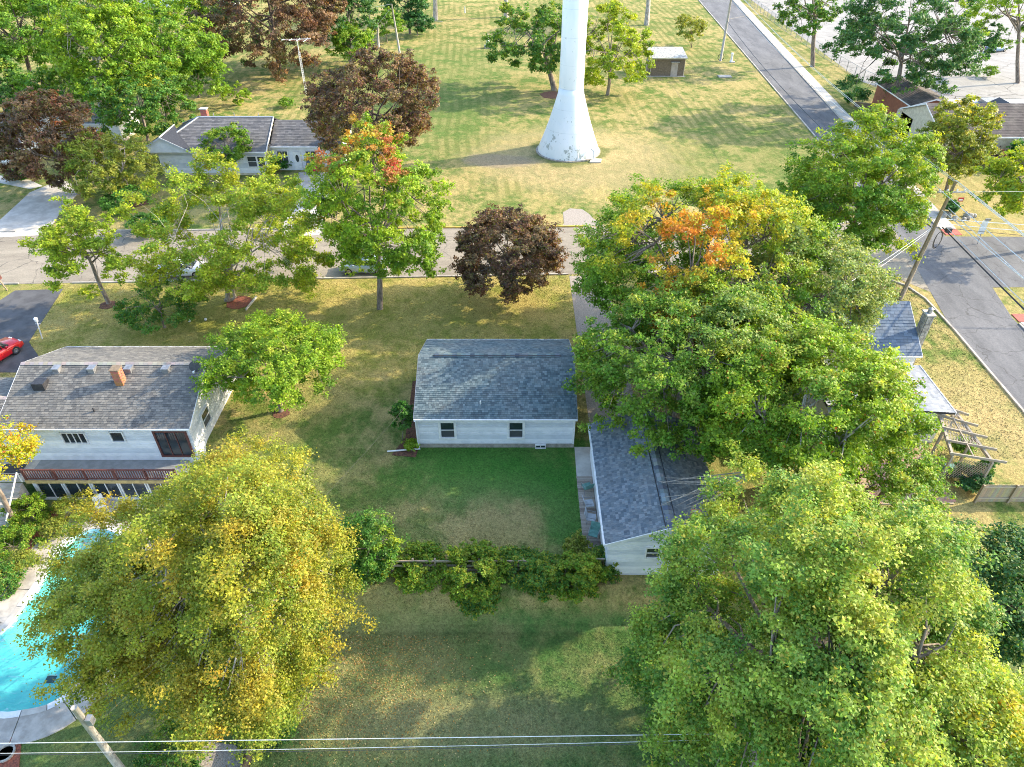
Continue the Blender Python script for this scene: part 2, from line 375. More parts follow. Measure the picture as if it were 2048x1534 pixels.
# ---------------------------------------------------------------- ground, roads
def axis(fine0, fine1, step, far):
    a = list(np.arange(fine0, fine1 + 1e-6, step)); s = step
    lo = []; x = fine0
    while x > -far: s *= 1.35; x -= s; lo.append(x)
    hi = []; x = fine1; s = step
    while x < far: s *= 1.35; x += s; hi.append(x)
    return np.array(lo[::-1] + a + hi)
POOL = [G(*p, LOW) for p in ((0,1268),(45,1215),(82,1165),(108,1118),(150,1072),(205,1058),(258,1085),(282,1135),(276,1190),(250,1235),(222,1275),(190,1315),(165,1350),(135,1385),(95,1410),(45,1421),(0,1424),(-70,1405),(-120,1355),(-90,1305))]
PC = sum(POOL, Vector()) / len(POOL)
def smooth_poly(poly, k=3):
    P = [Vector(p) for p in poly]; out = []; n = len(P)
    for i in range(n):
        p0, p1, p2, p3 = P[i-1], P[i], P[(i+1) % n], P[(i+2) % n]
        for j in range(k):
            t = j / k
            out.append(0.5 * ((2*p1) + (p2-p0)*t + (2*p0-5*p1+4*p2-p3)*t*t + (3*p1-p0-3*p2+p3)*t**3))
    return out
POOL = smooth_poly(POOL, 3)
def offset_poly(poly, d):
    n = len(poly); out = []
    ar = sum(poly[i].x*poly[(i+1)%n].y - poly[(i+1)%n].x*poly[i].y for i in range(n)); s = 1 if ar > 0 else -1
    for i in range(n):
        t = (poly[(i+1)%n] - poly[i-1]); t.z = 0; t.normalize()
        out.append(poly[i] + Vector((t.y, -t.x, 0)) * d * s)
    return out
def inside(poly, X, Y):
    r = np.zeros(X.shape, bool); n = len(poly)
    for i in range(n):
        a = poly[i]; b = poly[(i+1) % n]
        c = ((a.y > Y) != (b.y > Y)) & (X < (b.x-a.x) * (Y-a.y) / ((b.y-a.y) if abs(b.y-a.y) > 1e-9 else 1e-9) + a.x)
        r ^= c
    return r
xs = axis(-42, 45, 0.5, 900); ys = axis(8, 46, 0.4, 1100)
X, Y = np.meshgrid(xs, ys); Z = ground_z(X, Y)
nx, ny = len(xs), len(ys)
idx = np.arange(nx*ny).reshape(ny, nx)
q = np.stack([idx[:-1,:-1], idx[:-1,1:], idx[1:,1:], idx[1:,:-1]], -1).reshape(-1, 4)
cx = (X[:-1,:-1] + X[1:,1:]).ravel()/2; cy = (Y[:-1,:-1] + Y[1:,1:]).ravel()/2
q = q[~inside(offset_poly(POOL, 0.45), cx, cy)]
me = bpy.data.meshes.new('ground')
me.from_pydata(np.stack([X.ravel(), Y.ravel(), Z.ravel()], 1).tolist(), [], q.tolist()); me.materials.append(M['lawn'])
g = bpy.data.objects.new('ground', me); C.objects.link(g); struct(g)

def slab(name, poly, z0, z1, mat, kind=True, n=None):
    b = MB(); b.prism(poly, z0, z1); o = b.build(name, mat, origin=(0, 0, 0))
    if kind: struct(o)
    return o
def near_k(x): return 57.2 + 0.035 * x
def far_k(x): return 67.3 + 0.02 * x
SLY, SLX = (-30, 38, 49, 66, 100, 196, 600), (33.0, 36.1, 36.4, 39.4, 41.3, 46.35, 67.6)      # left edge of the side road
SRY, SRX = (-30, 50, 66, 105, 196, 600), (39.0, 42.2, 44.0, 47.3, 54.7, 88.0)                  # right edge
def sideL(y): return np.interp(y, SLY, SLX)
def sideR(y): return np.interp(y, SRY, SRX)
road_bits = [(-140, near_k(-140)), (33, near_k(33)), (37.6, 52.5), (38.5, 50), (43, 50), (43, 75), (38.5, 75), (36, far_k(36)), (-140, far_k(-140))]
slab('street', [(-140, near_k(-140)), (34, near_k(34)), (37.3, 54.2), (40, 54.2), (40, 71), (38.2, 71), (35.5, far_k(35.5)), (-140, far_k(-140))], -0.2, 0.010, M['street'])
slab('side_road', [(sideR(-30), -30), (sideR(50), 50), (sideR(55)+.5, 55), (120, 56.5), (120, 64.5), (sideR(66) , 65.2), (sideR(105), 105), (sideR(196), 196), (sideR(600), 600), (sideL(600), 600), (sideL(196), 196), (sideL(100), 100), (sideL(66), 66), (sideL(49), 49), (sideL(38), 38), (sideL(-30), -30)], -0.2, 0.016, M['side_road'])
slab('parking_lot', [(58, 122), (66, 108), (90, 106), (150, 104), (260, 104), (260, 420), (64, 420)], -0.2, 0.010, M['lot'])
# kerbs
def kerb(name, pts, w=0.16, h=0.11, mat=None):
    b = MB()
    for p, q_ in zip(pts[:-1], pts[1:]):
        b.bar((p[0], p[1], h/2 - 0.02), (q_[0], q_[1], h/2 - 0.02), w, h + 0.04)
    return struct(b.build(name, mat or M['concrete'], origin=(0, 0, 0)))
drive1 = G(35, 580).x, G(125, 578).x
kerb('kerb', [(-140, near_k(-140)), (drive1[0] - 0.5, near_k(drive1[0]))])
kerb('kerb', [(drive1[1] + 0.4, near_k(drive1[1])), (5.2, near_k(5.2))])
kerb('kerb', [(9, near_k(9)), (31.5, near_k(31.5)), (34.2, 56.7), (35.6, 55.3), (36.3, 53.0), (sideL(48), 48), (sideL(38), 38), (sideL(-20), -20)])
kerb('kerb', [(-140, far_k(-140)), (-51, far_k(-51))]); kerb('kerb', [(-46, far_k(-46)), (-12, far_k(-12))])
kerb('yellow_kerb', [(-11.8, far_k(-11.8)), (7.4, far_k(7.4))], 0.17, 0.14, M['yellow_kerb'])
kerb('kerb', [(13.2, far_k(13.2)), (34, far_k(34)), (38.0, 69.4), (sideL(76), 76), (sideL(100), 100), (sideL(196), 196), (sideL(400), 400)])
# gravel apron by the street and small approach
ap = [G(*p) for p in ((1128, 447), (1126, 425), (1140, 417), (1165, 419), (1178, 428), (1186, 437), (1205, 449), (1210, 452), (1124, 452))]
slab('gravel_apron', ap, -0.1, 0.02, M['gravel'])
# pavement of the side road, slab by slab
pave = thing('sidewalk', 'pale concrete sidewalk along the right side of the side road', 'sidewalk', (0, 0, 0)); pave['kind'] = 'structure'; del pave['category']; del pave['label']
def pave_run(y0, y1, step, w=1.55, gap=0.25):
    y = y0
    while y < y1:
        e = min(y + step, y1) - 0.03
        x0, x1 = sideR(y) + gap, sideR(e) + gap
        b = MB(); b.prism([(x0, y), (x0 + w, y), (x1 + w, e), (x1, e)], -0.1, 0.10 + random.uniform(0, 0.012))
        b.build('paving_slab', M['pale_concrete'], pave); y += step
random.seed(4)
pave_run(66.8, 160, 1.6); pave_run(160, 230, 3.2); pave_run(20, 49.2, 1.6)
for yy, xx in ((66.1, sideR(66.1)), (49.9, sideR(49.9))):
    b = MB(); b.prism([(xx+.2, yy-.6), (xx+1.85, yy-.6), (xx+1.9, yy+.6), (xx+.25, yy+.6)], -0.1, 0.06); struct(b.build('red_ramp_pad', M['red_paving'], origin=(0,0,0)))
kerb('kerb', [(sideR(67.2)+.1, 67.2), (sideR(105)+.1, 105), (sideR(196)+.1, 196), (sideR(400)+.1, 400)]); kerb('kerb', [(sideR(49)+.1, 49), (sideR(-20)+.1, -20)])
# driveways and walks
slab('driveway', [G(*p) for p in ((30, 581), (126, 578), (58, 684), (80, 716), (40, 745), (-120, 745), (-60, 640))], -0.1, 0.012, M['asphalt'])
slab('gravel_drive', [(5.35, 33.6), (5.3, 57.1), (8.6, 57.2), (8.9, 33.6)], -0.1, 0.013, M['gravel'])
slab('pale_driveway', [G(*p) for p in ((-60, 478), (92, 470), (118, 430), (170, 372), (120, 360), (60, 385), (0, 440))], -0.1, 0.022, M['pale_concrete'])
slab('front_walk', [G(*p) for p in ((-40, 345), (60, 360), (85, 372), (60, 378), (-40, 358))], -0.1, 0.016, M['pale_concrete'])
slab('pale_driveway', [G(*p) for p in ((560, 475), (640, 470), (668, 345), (598, 345))], -0.1, 0.022, M['pale_concrete'])

# pool: basin, water, coping ring of slabs, patio
pool = thing('swimming_pool', 'turquoise freeform swimming pool with white coping in the lower left yard', 'swimming pool', (PC.x, PC.y, LOW))
b = MB(); n = len(POOL); inner = offset_poly(POOL, -0.0); deep = offset_poly(POOL, -0.5)
vs = [(p.x, p.y, LOW+0.03) for p in inner] + [(p.x, p.y, LOW-0.9) for p in offset_poly(POOL, -0.12)] + [(p.x, p.y, LOW-1.4) for p in deep]
b.add(vs, [(i, (i+1)%n, n+(i+1)%n, n+i) for i in range(n)] + [(n+i, n+(i+1)%n, 2*n+(i+1)%n, 2*n+i) for i in range(n)] + [tuple(range(2*n, 3*n))])
b.build('basin', M['pool_shell'], pool)
b = MB(); b.add([(p.x, p.y, LOW-0.10) for p in offset_poly(POOL, -0.004)], [tuple(range(n))]); struct(b.build('pool_water', M['water'], pool))
dp = G(100, 1357, LOW-1.3); b = MB(); b.box((dp.x-.25, dp.y-.2, LOW-1.395), (dp.x+.25, dp.y+.2, LOW-1.36)); b.build('drain_grate', M['dark_metal'], pool)
def ring(name, p0, p1, i0, i1, z0, z1, mat, parent):
    b = MB(); a = [p0[i % n] for i in range(i0, i1+1)]; c = [p1[i % n] for i in range(i0, i1+1)]
    d0 = (a[1]-a[0]).normalized() * 0.022; a[0] = a[0]+d0; c[0] = c[0]+d0; d1 = (a[-1]-a[-2]).normalized() * 0.022; a[-1] = a[-1]-d1; c[-1] = c[-1]-d1
    k = len(a); vs = []
    for z in (z0, z1): vs += [(p.x, p.y, z) for p in a] + [(p.x, p.y, z) for p in c]
    fs = []
    for i in range(k-1):
        fs += [(2*k+i, 2*k+i+1, 3*k+i+1, 3*k+i), (i, i+1, 2*k+i+1, 2*k+i), (k+i+1, k+i, 3*k+i, 3*k+i+1)]
    fs += [(0, 2*k, 3*k, k), (k-1, 2*k-1, 4*k-1, 3*k-1)]
    b.add(vs, fs); return b.build(name, mat, parent)
o1 = offset_poly(POOL, 0.33); o2 = offset_poly(POOL, 1.75)
for i in range(0, n, 3): ring('coping_stone', POOL, o1, i, i+3, LOW-0.12, LOW+0.075, M['white_paint'] if i % 2 else M['pale_concrete'], pool)
for i in range(0, n, 5): ring('patio_slab', offset_poly(POOL, 0.335), o2, i, i+5, LOW-0.12, LOW+0.055+0.006*(i % 3), M['concrete'], pool)
slab('patio', [G(*p, LOW) for p in ((112, 1040), (150, 1000), (260, 1000), (330, 1010), (330, 1100), (262, 1080), (200, 1045), (140, 1062))], LOW-0.1, LOW+0.03, M['concrete'])
slab('red_border', [G(*p, LOW) for p in ((-10, 1235), (40, 1160), (85, 1085), (120, 1030), (102, 1022), (60, 1085), (20, 1150), (-20, 1200))], LOW-0.1, LOW+0.05, M['red_mulch'])
slab('red_border', [G(*p, LOW) for p in ((-10, 1478), (44, 1475), (38, 1540), (-10, 1560))], LOW-0.1, LOW+0.05, M['red_mulch'])
slab('gravel_patch', [G(*p, LOW) for p in ((390, 1498), (420, 1484), (470, 1490), (500, 1520), (480, 1570), (400, 1560))], LOW-0.1, LOW+0.02, M['gravel'])
b = MB(); b.lathe([(0.42, 0), (0.45, 0.16), (0.36, 0.16), (0.34, 0.05)], tuple(G(12, 1508, LOW)), 20)
tag(b.build('round_planter', M['stone'], origin=G(12, 1508, LOW)), 'pale ring planter on red mulch in the bottom left corner', 'planter')

# ---------------------------------------------------------------- roofs and walls
def lerp(a, b, t): return tuple(a[i] + (b[i]-a[i]) * t for i in range(3))
def shingles(parent, o, u, v, course, tab, pal, jitter=0.3, name='shingles', skew0=0.0, skew1=0.0, lift=0.026, seed=0):
    """rows of shingle tabs on the slope o + s*u + t*v (v up the slope); one joined part"""
    rnd = random.Random(seed); o = Vector(o); u = Vector(u); v = Vector(v); L = u.length; H = v.length
    ud = u.normalized(); vd = v.normalized(); nn = ud.cross(vd).normalized()
    if nn.z < 0: nn = -nn
    mean_ = tuple(sum(c[i] for c in pal)/len(pal) for i in range(3)); pal = [tuple(c[i]*.72 + mean_[i]*.28 for i in range(3)) for c in pal]
    b = MB(); rows = int(round(H / course)); ch = H / rows
    for r in range(rows):
        s0 = skew0 * r / rows * L; s1 = L - skew1 * r / rows * L; s = s0
        while s < s1 - 1e-3:
            w = tab * rnd.uniform(1 - jitter, 1 + jitter); e = min(s + w, s1)
            t0 = r * ch - (0.012 if rnd.random() < 0.5 else 0.0); t1 = (r + 1) * ch + 0.01
            hh = lift * rnd.uniform(0.7, 1.2)
            p = [o + ud*(s+.004) + vd*t0 + nn*hh, o + ud*(e-.004) + vd*t0 + nn*hh, o + ud*(e-.004) + vd*t1 + nn*0.002, o + ud*(s+.004) + vd*t1 + nn*0.002,
                 o + ud*(s+.004) + vd*t0 + nn*0.0005, o + ud*(e-.004) + vd*t0 + nn*0.0005]
            c = rnd.choice(pal); f = rnd.uniform(0.85, 1.15); c = tuple(x*f for x in c)
            b.add(p, [(0, 1, 2, 3), (4, 5, 1, 0)], c); s = e
    ob = b.build(name, M['shingle'], parent, colors=True); stuff(ob); return ob
def quad_slab(parent, name, pts, th, mat):
    """a sheet with thickness through four corner points"""
    p = [Vector(x) for x in pts]; nn = (p[1]-p[0]).cross(p[3]-p[0]).normalized()
    if nn.z < 0: nn = -nn
    b = MB(); b.add([x - nn*th for x in p] + p, [(0,3,2,1),(4,5,6,7),(0,1,5,4),(1,2,6,5),(2,3,7,6),(3,0,4,7)]); return b.build(name, mat, parent)
SIDING_TONES = [M['white_siding'], simple('white_siding_chalky', (0.67,0.70,0.735), (0.58,0.61,0.645), 1.2, .6), simple('white_siding_bright', (0.84,0.85,0.86), (0.76,0.77,0.79), 1.6, .5)]
def clapboards(parent, p0, p1, z0, z1, course, out, mat='white_siding', top=None):
    """horizontal boards from p0 to p1 (xy), each its own part; top(z) -> (t0, t1) clips them under a gable"""
    p0 = Vector((p0[0], p0[1], 0)); p1 = Vector((p1[0], p1[1], 0)); out = Vector((out[0], out[1], 0)); d = p1 - p0
    nrow = max(1, int(round((z1-z0)/course))); ch = (z1-z0)/nrow
    W = Vector(parent['_w'])
    for r in range(nrow):
        za = z0 + r*ch; t0, t1 = (0.0, 1.0) if top is None else top(za + ch)
        if t1 - t0 < 0.03: continue
        a = p0 + d*t0; c = p0 + d*t1
        zt = za + ch; zc = zt - min(.035, ch*.2)
        def pt(q, o_, z): return q + out*o_ + Vector((0, 0, z))
        vs = [pt(a,.042,za), pt(c,.042,za), pt(c,.036,zc), pt(a,.036,zc), pt(c,.008,zt), pt(a,.008,zt), pt(a,0,za), pt(c,0,za), pt(c,0,zt), pt(a,0,zt)]
        b = MB(); b.add(vs, [(0,1,2,3),(3,2,4,5),(6,7,1,0),(5,4,8,9),(0,3,5,9,6),(1,7,8,4,2)]); b.build('clapboard', SIDING_TONES[int(r*7 % 5) % 3] if mat == 'white_siding' else M[mat], parent)
def window(parent, x, y, z, w, h, face='-y', panes=(1, 2), frame=0.09, mat='white_paint', out=0.05, open_=False):
    out = max(out, .05) + .035
    """framed window centred at x, z on a wall plane"""
    def P(u, o_, zz):
        if face == '-y': return (x + u, y - o_, z + zz)
        if face == '+y': return (x + u, y + o_, z + zz)
        if face == '+x': return (x + o_, y + u, z + zz)
        return (x - o_, y + u, z + zz)
    fb = MB(); W = w/2; Hh = h/2
    fb.box(P(-W-frame, 0.0, Hh), P(W+frame, out+.05, Hh+frame)); fb.box(P(-W-frame, 0.0, -Hh-frame), P(W+frame, out+.07, -Hh))
    fb.box(P(-W-frame, 0.0, -Hh), P(-W, out+.045, Hh)); fb.box(P(W, 0.0, -Hh), P(W+frame, out+.045, Hh))
    cx_, cz_ = panes
    for i in range(1, cx_): fb.box(P(-W + w*i/cx_ - .022, 0.0, -Hh), P(-W + w*i/cx_ + .022, out+.035, Hh))
    for j in range(1, cz_): fb.box(P(-W, 0.0, -Hh + h*j/cz_ - .025), P(W, out+.03, -Hh + h*j/cz_ + .025))
    f = fb.build('window', M[mat], parent)
    for i in range(cx_):
        for j in range(cz_):
            b = MB(); b.box(P(-W + w*i/cx_ + .022, 0.0, -Hh + h*j/cz_ + .025), P(-W + w*(i+1)/cx_ - .022, out - (0.0 if j else 0.012), -Hh + h*(j+1)/cz_ - .025))
            b.build('pane', M['glass'] if j or cz_ == 1 else M['screen'], f)
    return f
BLUE = [(0.115,0.165,0.175), (0.075,0.115,0.13), (0.17,0.22,0.228), (0.095,0.143,0.156), (0.14,0.19,0.20), (0.052,0.082,0.098)]
BROWNGREY = [(0.175,0.17,0.155), (0.14,0.137,0.128), (0.225,0.212,0.185), (0.11,0.108,0.103)]
DARKGREY = [(0.15,0.145,0.145), (0.18,0.172,0.17), (0.12,0.118,0.12), (0.21,0.20,0.195)]
SLATE = [(0.135,0.175,0.205), (0.09,0.12,0.15), (0.205,0.245,0.27), (0.155,0.185,0.205), (0.245,0.27,0.285)]
def gable_x(parent, x0, x1, y0, y1, ze, zr, zb, pal, course, tab, oh=0.35, rake=0.25, wall='white_siding', boards=0.2, ridge_y=None, seed=1, sides='-y+x-x', found=True, trim='white_paint'):
    """ridge along x"""
    yr = ridge_y if ridge_y is not None else (y0+y1)/2
    sl = (zr-ze)/(yr-y0+oh)
    b = MB(); zt = ze - 0.06 + sl*0.0
    zw0 = ze + sl*oh - 0.14
    b.add([(x0,y0,zb),(x1,y0,zb),(x1,y1,zb),(x0,y1,zb),(x0,y0,zw0),(x1,y0,zw0),(x1,y1,zw0),(x0,y1,zw0),(x0,yr,zr-0.14),(x1,yr,zr-0.14)],
          [(0,1,5,4),(1,2,6,9,5),(2,3,7,6),(3,0,4,8,7),(0,3,2,1)]); b.build('wall', M[wall], parent)
    X0 = x0-rake; X1 = x1+rake
    quad_slab(parent, 'roof_slope', [(X0,y0-oh,ze),(X1,y0-oh,ze),(X1,yr,zr),(X0,yr,zr)], 0.10, M['dark_metal'])
    sl2 = (zr-ze)
    quad_slab(parent, 'roof_slope', [(X0,yr,zr),(X1,yr,zr),(X1,y1+oh,ze),(X0,y1+oh,ze)], 0.10, M['dark_metal'])
    shingles(parent, (X0,y0-oh,ze+.002), (X1-X0,0,0), (0,yr-y0+oh,zr-ze), course, tab, pal, seed=seed)
    shingles(parent, (X1,y1+oh,ze+.002), (X0-X1,0,0), (0,yr-y1-oh,zr-ze), course, tab, pal, seed=seed+1)
    for xa, xb in ((X0-.03, X0), (X1, X1+.03)):
        b = MB()
        b.add([(xa,y0-oh,ze-.14),(xb,y0-oh,ze-.14),(xb,y0-oh,ze+.02),(xa,y0-oh,ze+.02),(xa,yr,zr-.14),(xb,yr,zr-.14),(xb,yr,zr+.02),(xa,yr,zr+.02)],
              [(0,1,2,3),(4,7,6,5),(0,3,7,4),(1,5,6,2),(3,2,6,7),(0,4,5,1)])
        b.add([(xa,y1+oh,ze-.14),(xb,y1+oh,ze-.14),(xb,y1+oh,ze+.02),(xa,y1+oh,ze+.02),(xa,yr,zr-.14),(xb,yr,zr-.14),(xb,yr,zr+.02),(xa,yr,zr+.02)],
              [(3,2,1,0),(5,6,7,4),(4,7,3,0),(2,6,5,1),(7,6,2,3),(1,5,4,0)])
        b.build('rake_board', M[trim], parent)
    b = MB(); b.box((X0,y0-oh-.10,ze-.13),(X1,y0-oh-.004,ze-.01)); b.build('gutter', M['white_paint'], parent)
    b = MB(); b.box((X0,y1+oh+.004,ze-.13),(X1,y1+oh+.10,ze-.01)); b.build('gutter', M['white_paint'], parent)
    if boards:
        zf = zb + (0.35 if found else 0.0)
        if '-y' in sides: clapboards(parent, (x0,y0), (x1,y0), zf, ze-0.02, boards, (0,-1), wall)
        def clip(z):
            if z <= zw0: return (0.0, 1.0)
            t = (z-zw0)/(zr-0.14-zw0); return ((yr-y0)/(y1-y0)*t, 1-(y1-yr)/(y1-y0)*t)
        if '+x' in sides: clapboards(parent, (x1,y0), (x1,y1), zf, zr-0.3, boards, (1,0), wall, clip)
        if '-x' in sides: clapboards(parent, (x0,y1), (x0,y0), zf, zr-0.3, boards, (-1,0), wall, lambda z: tuple(1-t for t in clip(z))[::-1])
        if '+y' in sides: clapboards(parent, (x1,y1), (x0,y1), zf, ze-0.02, boards, (0,1), wall)
        if found:
            b = MB(); b.box((x0-.05,y0-.05,zb-.3),(x1+.05,y1+.05,zb+.34)); b.build('foundation', M['foundation'], parent)
def gable_y(parent, x0, x1, y0, y1, ze, zr, zb, pal, course, tab, oh=0.3, rake=0.2, wall='white_siding', boards=0.2, seed=1, xr=None, found=0.5):
    """ridge along y, gable end faces the camera"""
    xr = xr if xr is not None else (x0+x1)/2
    sl = (zr-ze)/(xr-x0+oh); zw = ze+sl*oh-.14
    b = MB()
    b.add([(x0,y0,zb),(x1,y0,zb),(x1,y1,zb),(x0,y1,zb),(x0,y0,zw),(x1,y0,zw),(x1,y1,zw),(x0,y1,zw),(xr,y0,zr-.14),(xr,y1,zr-.14)],
          [(0,1,5,8,4),(1,2,6,5),(2,3,7,9,6),(3,0,4,7),(0,3,2,1)]); b.build('wall', M[wall], parent)
    Y0 = y0-rake; Y1 = y1+rake
    quad_slab(parent, 'roof_slope', [(x0-oh,Y0,ze),(xr,Y0,zr),(xr,Y1,zr),(x0-oh,Y1,ze)], 0.10, M['dark_metal'])
    quad_slab(parent, 'roof_slope', [(xr,Y0,zr),(x1+oh,Y0,ze),(x1+oh,Y1,ze),(xr,Y1,zr)], 0.10, M['dark_metal'])
    shingles(parent, (x0-oh,Y1,ze+.002), (0,Y0-Y1,0), (xr-x0+oh,0,zr-ze), course, tab, pal, seed=seed)
    shingles(parent, (x1+oh,Y0,ze+.002), (0,Y1-Y0,0), (xr-x1-oh,0,zr-ze), course, tab, pal, seed=seed+1)
    b = MB(); b.box((x0-oh-.11,Y0,ze-.12),(x0-oh-.005,Y1,ze)); b.build('gutter', M['white_paint'], parent)
    for a_, b_ in (((x0-oh,ze),(xr,zr)), ((x1+oh,ze),(xr,zr))):
        b = MB(); b.bar((a_[0],Y0-.02,a_[1]-.06), (b_[0],Y0-.02,b_[1]-.06), 0.04, 0.16); b.build('rake_board', M['white_paint'], parent)
    if boards:
        def clip(z):
            if z <= zw: return (0.0, 1.0)
            t = (z-zw)/(zr-.14-zw); return ((xr-x0)/(x1-x0)*t, 1-(x1-xr)/(x1-x0)*t)
        clapboards(parent, (x0,y0), (x1,y0), zb+found, zr-.3, boards, (0,-1), wall, clip)
        clapboards(parent, (x0,y1), (x0,y0), zb+found, ze-.02, boards, (-1,0), wall)
        b = MB(); b.box((x0-.05,y0-.05,zb-.3),(x1+.05,y1+.05,zb+found-.01)); b.build('foundation', M['foundation'], parent)
def ridge_cap(parent, p, q, pal, seg=0.3, w=0.16, seed=3):
    rnd = random.Random(seed); p = Vector(p); q = Vector(q); d = q-p; L = d.length; d.normalize(); side = d.cross(Vector((0,0,1))).normalized()
    b = MB(); s = 0
    while s < L:
        e = min(s+seg, L); c = tuple(x*rnd.uniform(.9,1.1) for x in rnd.choice(pal))
        a0 = p+d*s; a1 = p+d*(e-.01); up = Vector((0,0,1))
        b.add([a0-side*w-up*.055, a0+up*.035, a0+side*w-up*.055, a1-side*w-up*.06, a1+up*.028, a1+side*w-up*.06], [(0,1,4,3),(1,2,5,4),(0,2,1)], c); s = e
    o = b.build('ridge_cap', M['shingle'], parent, colors=True); return o
def brick_stack(parent, x, y, z0, z1, wx, wy, colr, bl=0.24, bh=0.10, name='brick'):
    """brick chimney: each course laid brick by brick round a mortar core"""
    rnd = random.Random(int(x*7+y)); b = MB(); b.box((x-wx/2+.02,y-wy/2+.02,z0),(x+wx/2-.02,y+wy/2-.02,z1-.01)); b.build('mortar_core', M['mortar'], parent)
    nz = int((z1-z0)/bh); ms = []
    for i in range(3):
        bb = MB(); c = tuple(k*rnd.uniform(.75,1.2) for k in colr); bb.box((-.5,-.5,-.5),(.5,.5,.5), c); o = bb.build('brick', M['brick'], colors=True, origin=(0,0,0)); ms.append(o.data); bpy.data.objects.remove(o)
    W = Vector(parent['_w'])
    for r in range(nz):
        z = z0 + (r+.5)*(z1-z0)/nz; sh = (r % 2)*bl/2
        for (len_, axis_) in ((wx, 0), (wy, 1)):
            for sgn in (-1, 1):
                s = -len_/2 - sh
                while s < len_/2 - 1e-4:
                    a = max(s, -len_/2); e = min(s+bl, len_/2); s += bl
                    if e-a < 0.04: continue
                    m_ = (a+e)/2; L = e-a-.015
                    if axis_ == 0: loc = (x+m_, y+sgn*(wy/2-.03), z); sc = (L, .08, (z1-z0)/nz-.015)
                    else: loc = (x+sgn*(wx/2-.03), y+m_, z); sc = (.08, L-.06 if L > .1 else L, (z1-z0)/nz-.015)
                    share(parent, name, rnd.choice(ms), Vector(loc)-W, scale=sc)

# ---- white house in the centre
WH = (-6.15, 4.05, 34.1, 42.3)
h = thing('white_house', 'small white clapboard house with blue grey shingle roof in the centre', 'house', (-1, 38, 0))
gable_x(h, WH[0], WH[1], WH[2], WH[3], 2.78, 4.58, 0.0, BLUE, 0.155, 0.19, oh=0.35, rake=0.12, boards=0.205, seed=10, trim='grey_metal')
ridge_cap(h, (-5.2, 38.2, 4.62), (3.2, 38.2, 4.62), BLUE, 0.3, 0.2)
b = MB(); b.box((-5.3, 38.05, 4.60), (3.3, 38.10, 4.64)); b.build('ridge_vent', M['dark_metal'], h)
for px_ in (895, 1032):
    p = atY(px_, 855, 34.1); window(h, p.x, 34.1, 1.60, 0.86, 1.28, out=0.06, frame=0.15)
p = atY(1081, 889, 34.05); window(h, p.x, 34.05, 0.17, 0.62, 0.24, panes=(2, 1), frame=0.04, out=0.03)
p = atY(961, 824, 34.5); b = MB(); b.tube([(p.x, 34.75, 3.0), (p.x, 34.75, 3.42)], 0.05, 8); b.build('vent_pipe', M['white_paint'], h)
b = MB(); b.box((WH[0]-.04, 34.02, .35), (WH[0]+.08, 34.08, 2.7)); b.build('corner_trim', M['white_paint'], h)
b = MB(); b.box((WH[1]-.08, 34.02, .35), (WH[1]+.04, 34.08, 2.7)); b.build('corner_trim', M['white_paint'], h)
b = MB(); b.tube([(-6.2, 33.62, 2.7), (-6.2, 33.95, 2.45), (-6.2, 33.97, 0.5), (-6.05, 33.7, 0.22), (-8.2, 33.55, 0.12)], 0.055, 6); b.build('downspout', M['white_paint'], h)
for yy in (36.2, 39.6): window(h, WH[0], yy, 1.55, 0.8, 1.1, '-x', out=0.06)
for yy in (36.5, 40.2): window(h, WH[1], yy, 1.55, 0.8, 1.1, '+x', out=0.06)
b = MB(); b.box((WH[0]-.22, 36.9, 1.1), (WH[0]-.04, 37.15, 1.6)); b.build('electric_meter', M['grey_metal'], h)
b = MB(); b.tube([(WH[0]-.13, 37.0, 1.6), (WH[0]-.13, 37.0, 2.9)], .03, 6); b.build('conduit', M['grey_metal'], h)
b = MB(); b.prism([(-7.9,33.3),(-6.3,33.1),(-6.2,33.9),(-6.3,41.5),(-7.4,41.2),(-7.2,35.0)], -0.1, 0.04); struct(b.build('mulch_bed', M['mulch'], origin=(0,0,0)))

# ---- garage right of the centre
gr = thing('garage', 'white garage with slate grey roof beside the wooden deck', 'garage', (8.2, 27.5, 0))
gable_y(gr, 5.12, 11.3, 23.9, 33.2, 2.72, 4.05, LOW, SLATE, 0.155, 0.17, oh=0.22, rake=0.15, seed=20, boards=0.2, found=1.35)
ridge_cap(gr, (8.21, 23.75, 4.09), (8.21, 33.3, 4.09), SLATE, 0.3, 0.2)
b = MB(); b.box((7.9, 23.9, 3.93), (7.94, 33.2, 3.985)); b.build('ridge_vent', M['dark_metal'], gr)
b = MB(); b.box((8.5, 23.9, 3.93), (8.54, 33.2, 3.985)); b.build('ridge_vent', M['dark_metal'], gr)
p = atY(1306, 1103, 23.9); window(gr, p.x, 23.9, p.z, 0.72, 0.75, frame=0.08)
brick_stack(gr, 9.6, 24.5, 3.2, 4.35, 0.5, 0.5, (0.40, 0.15, 0.09))

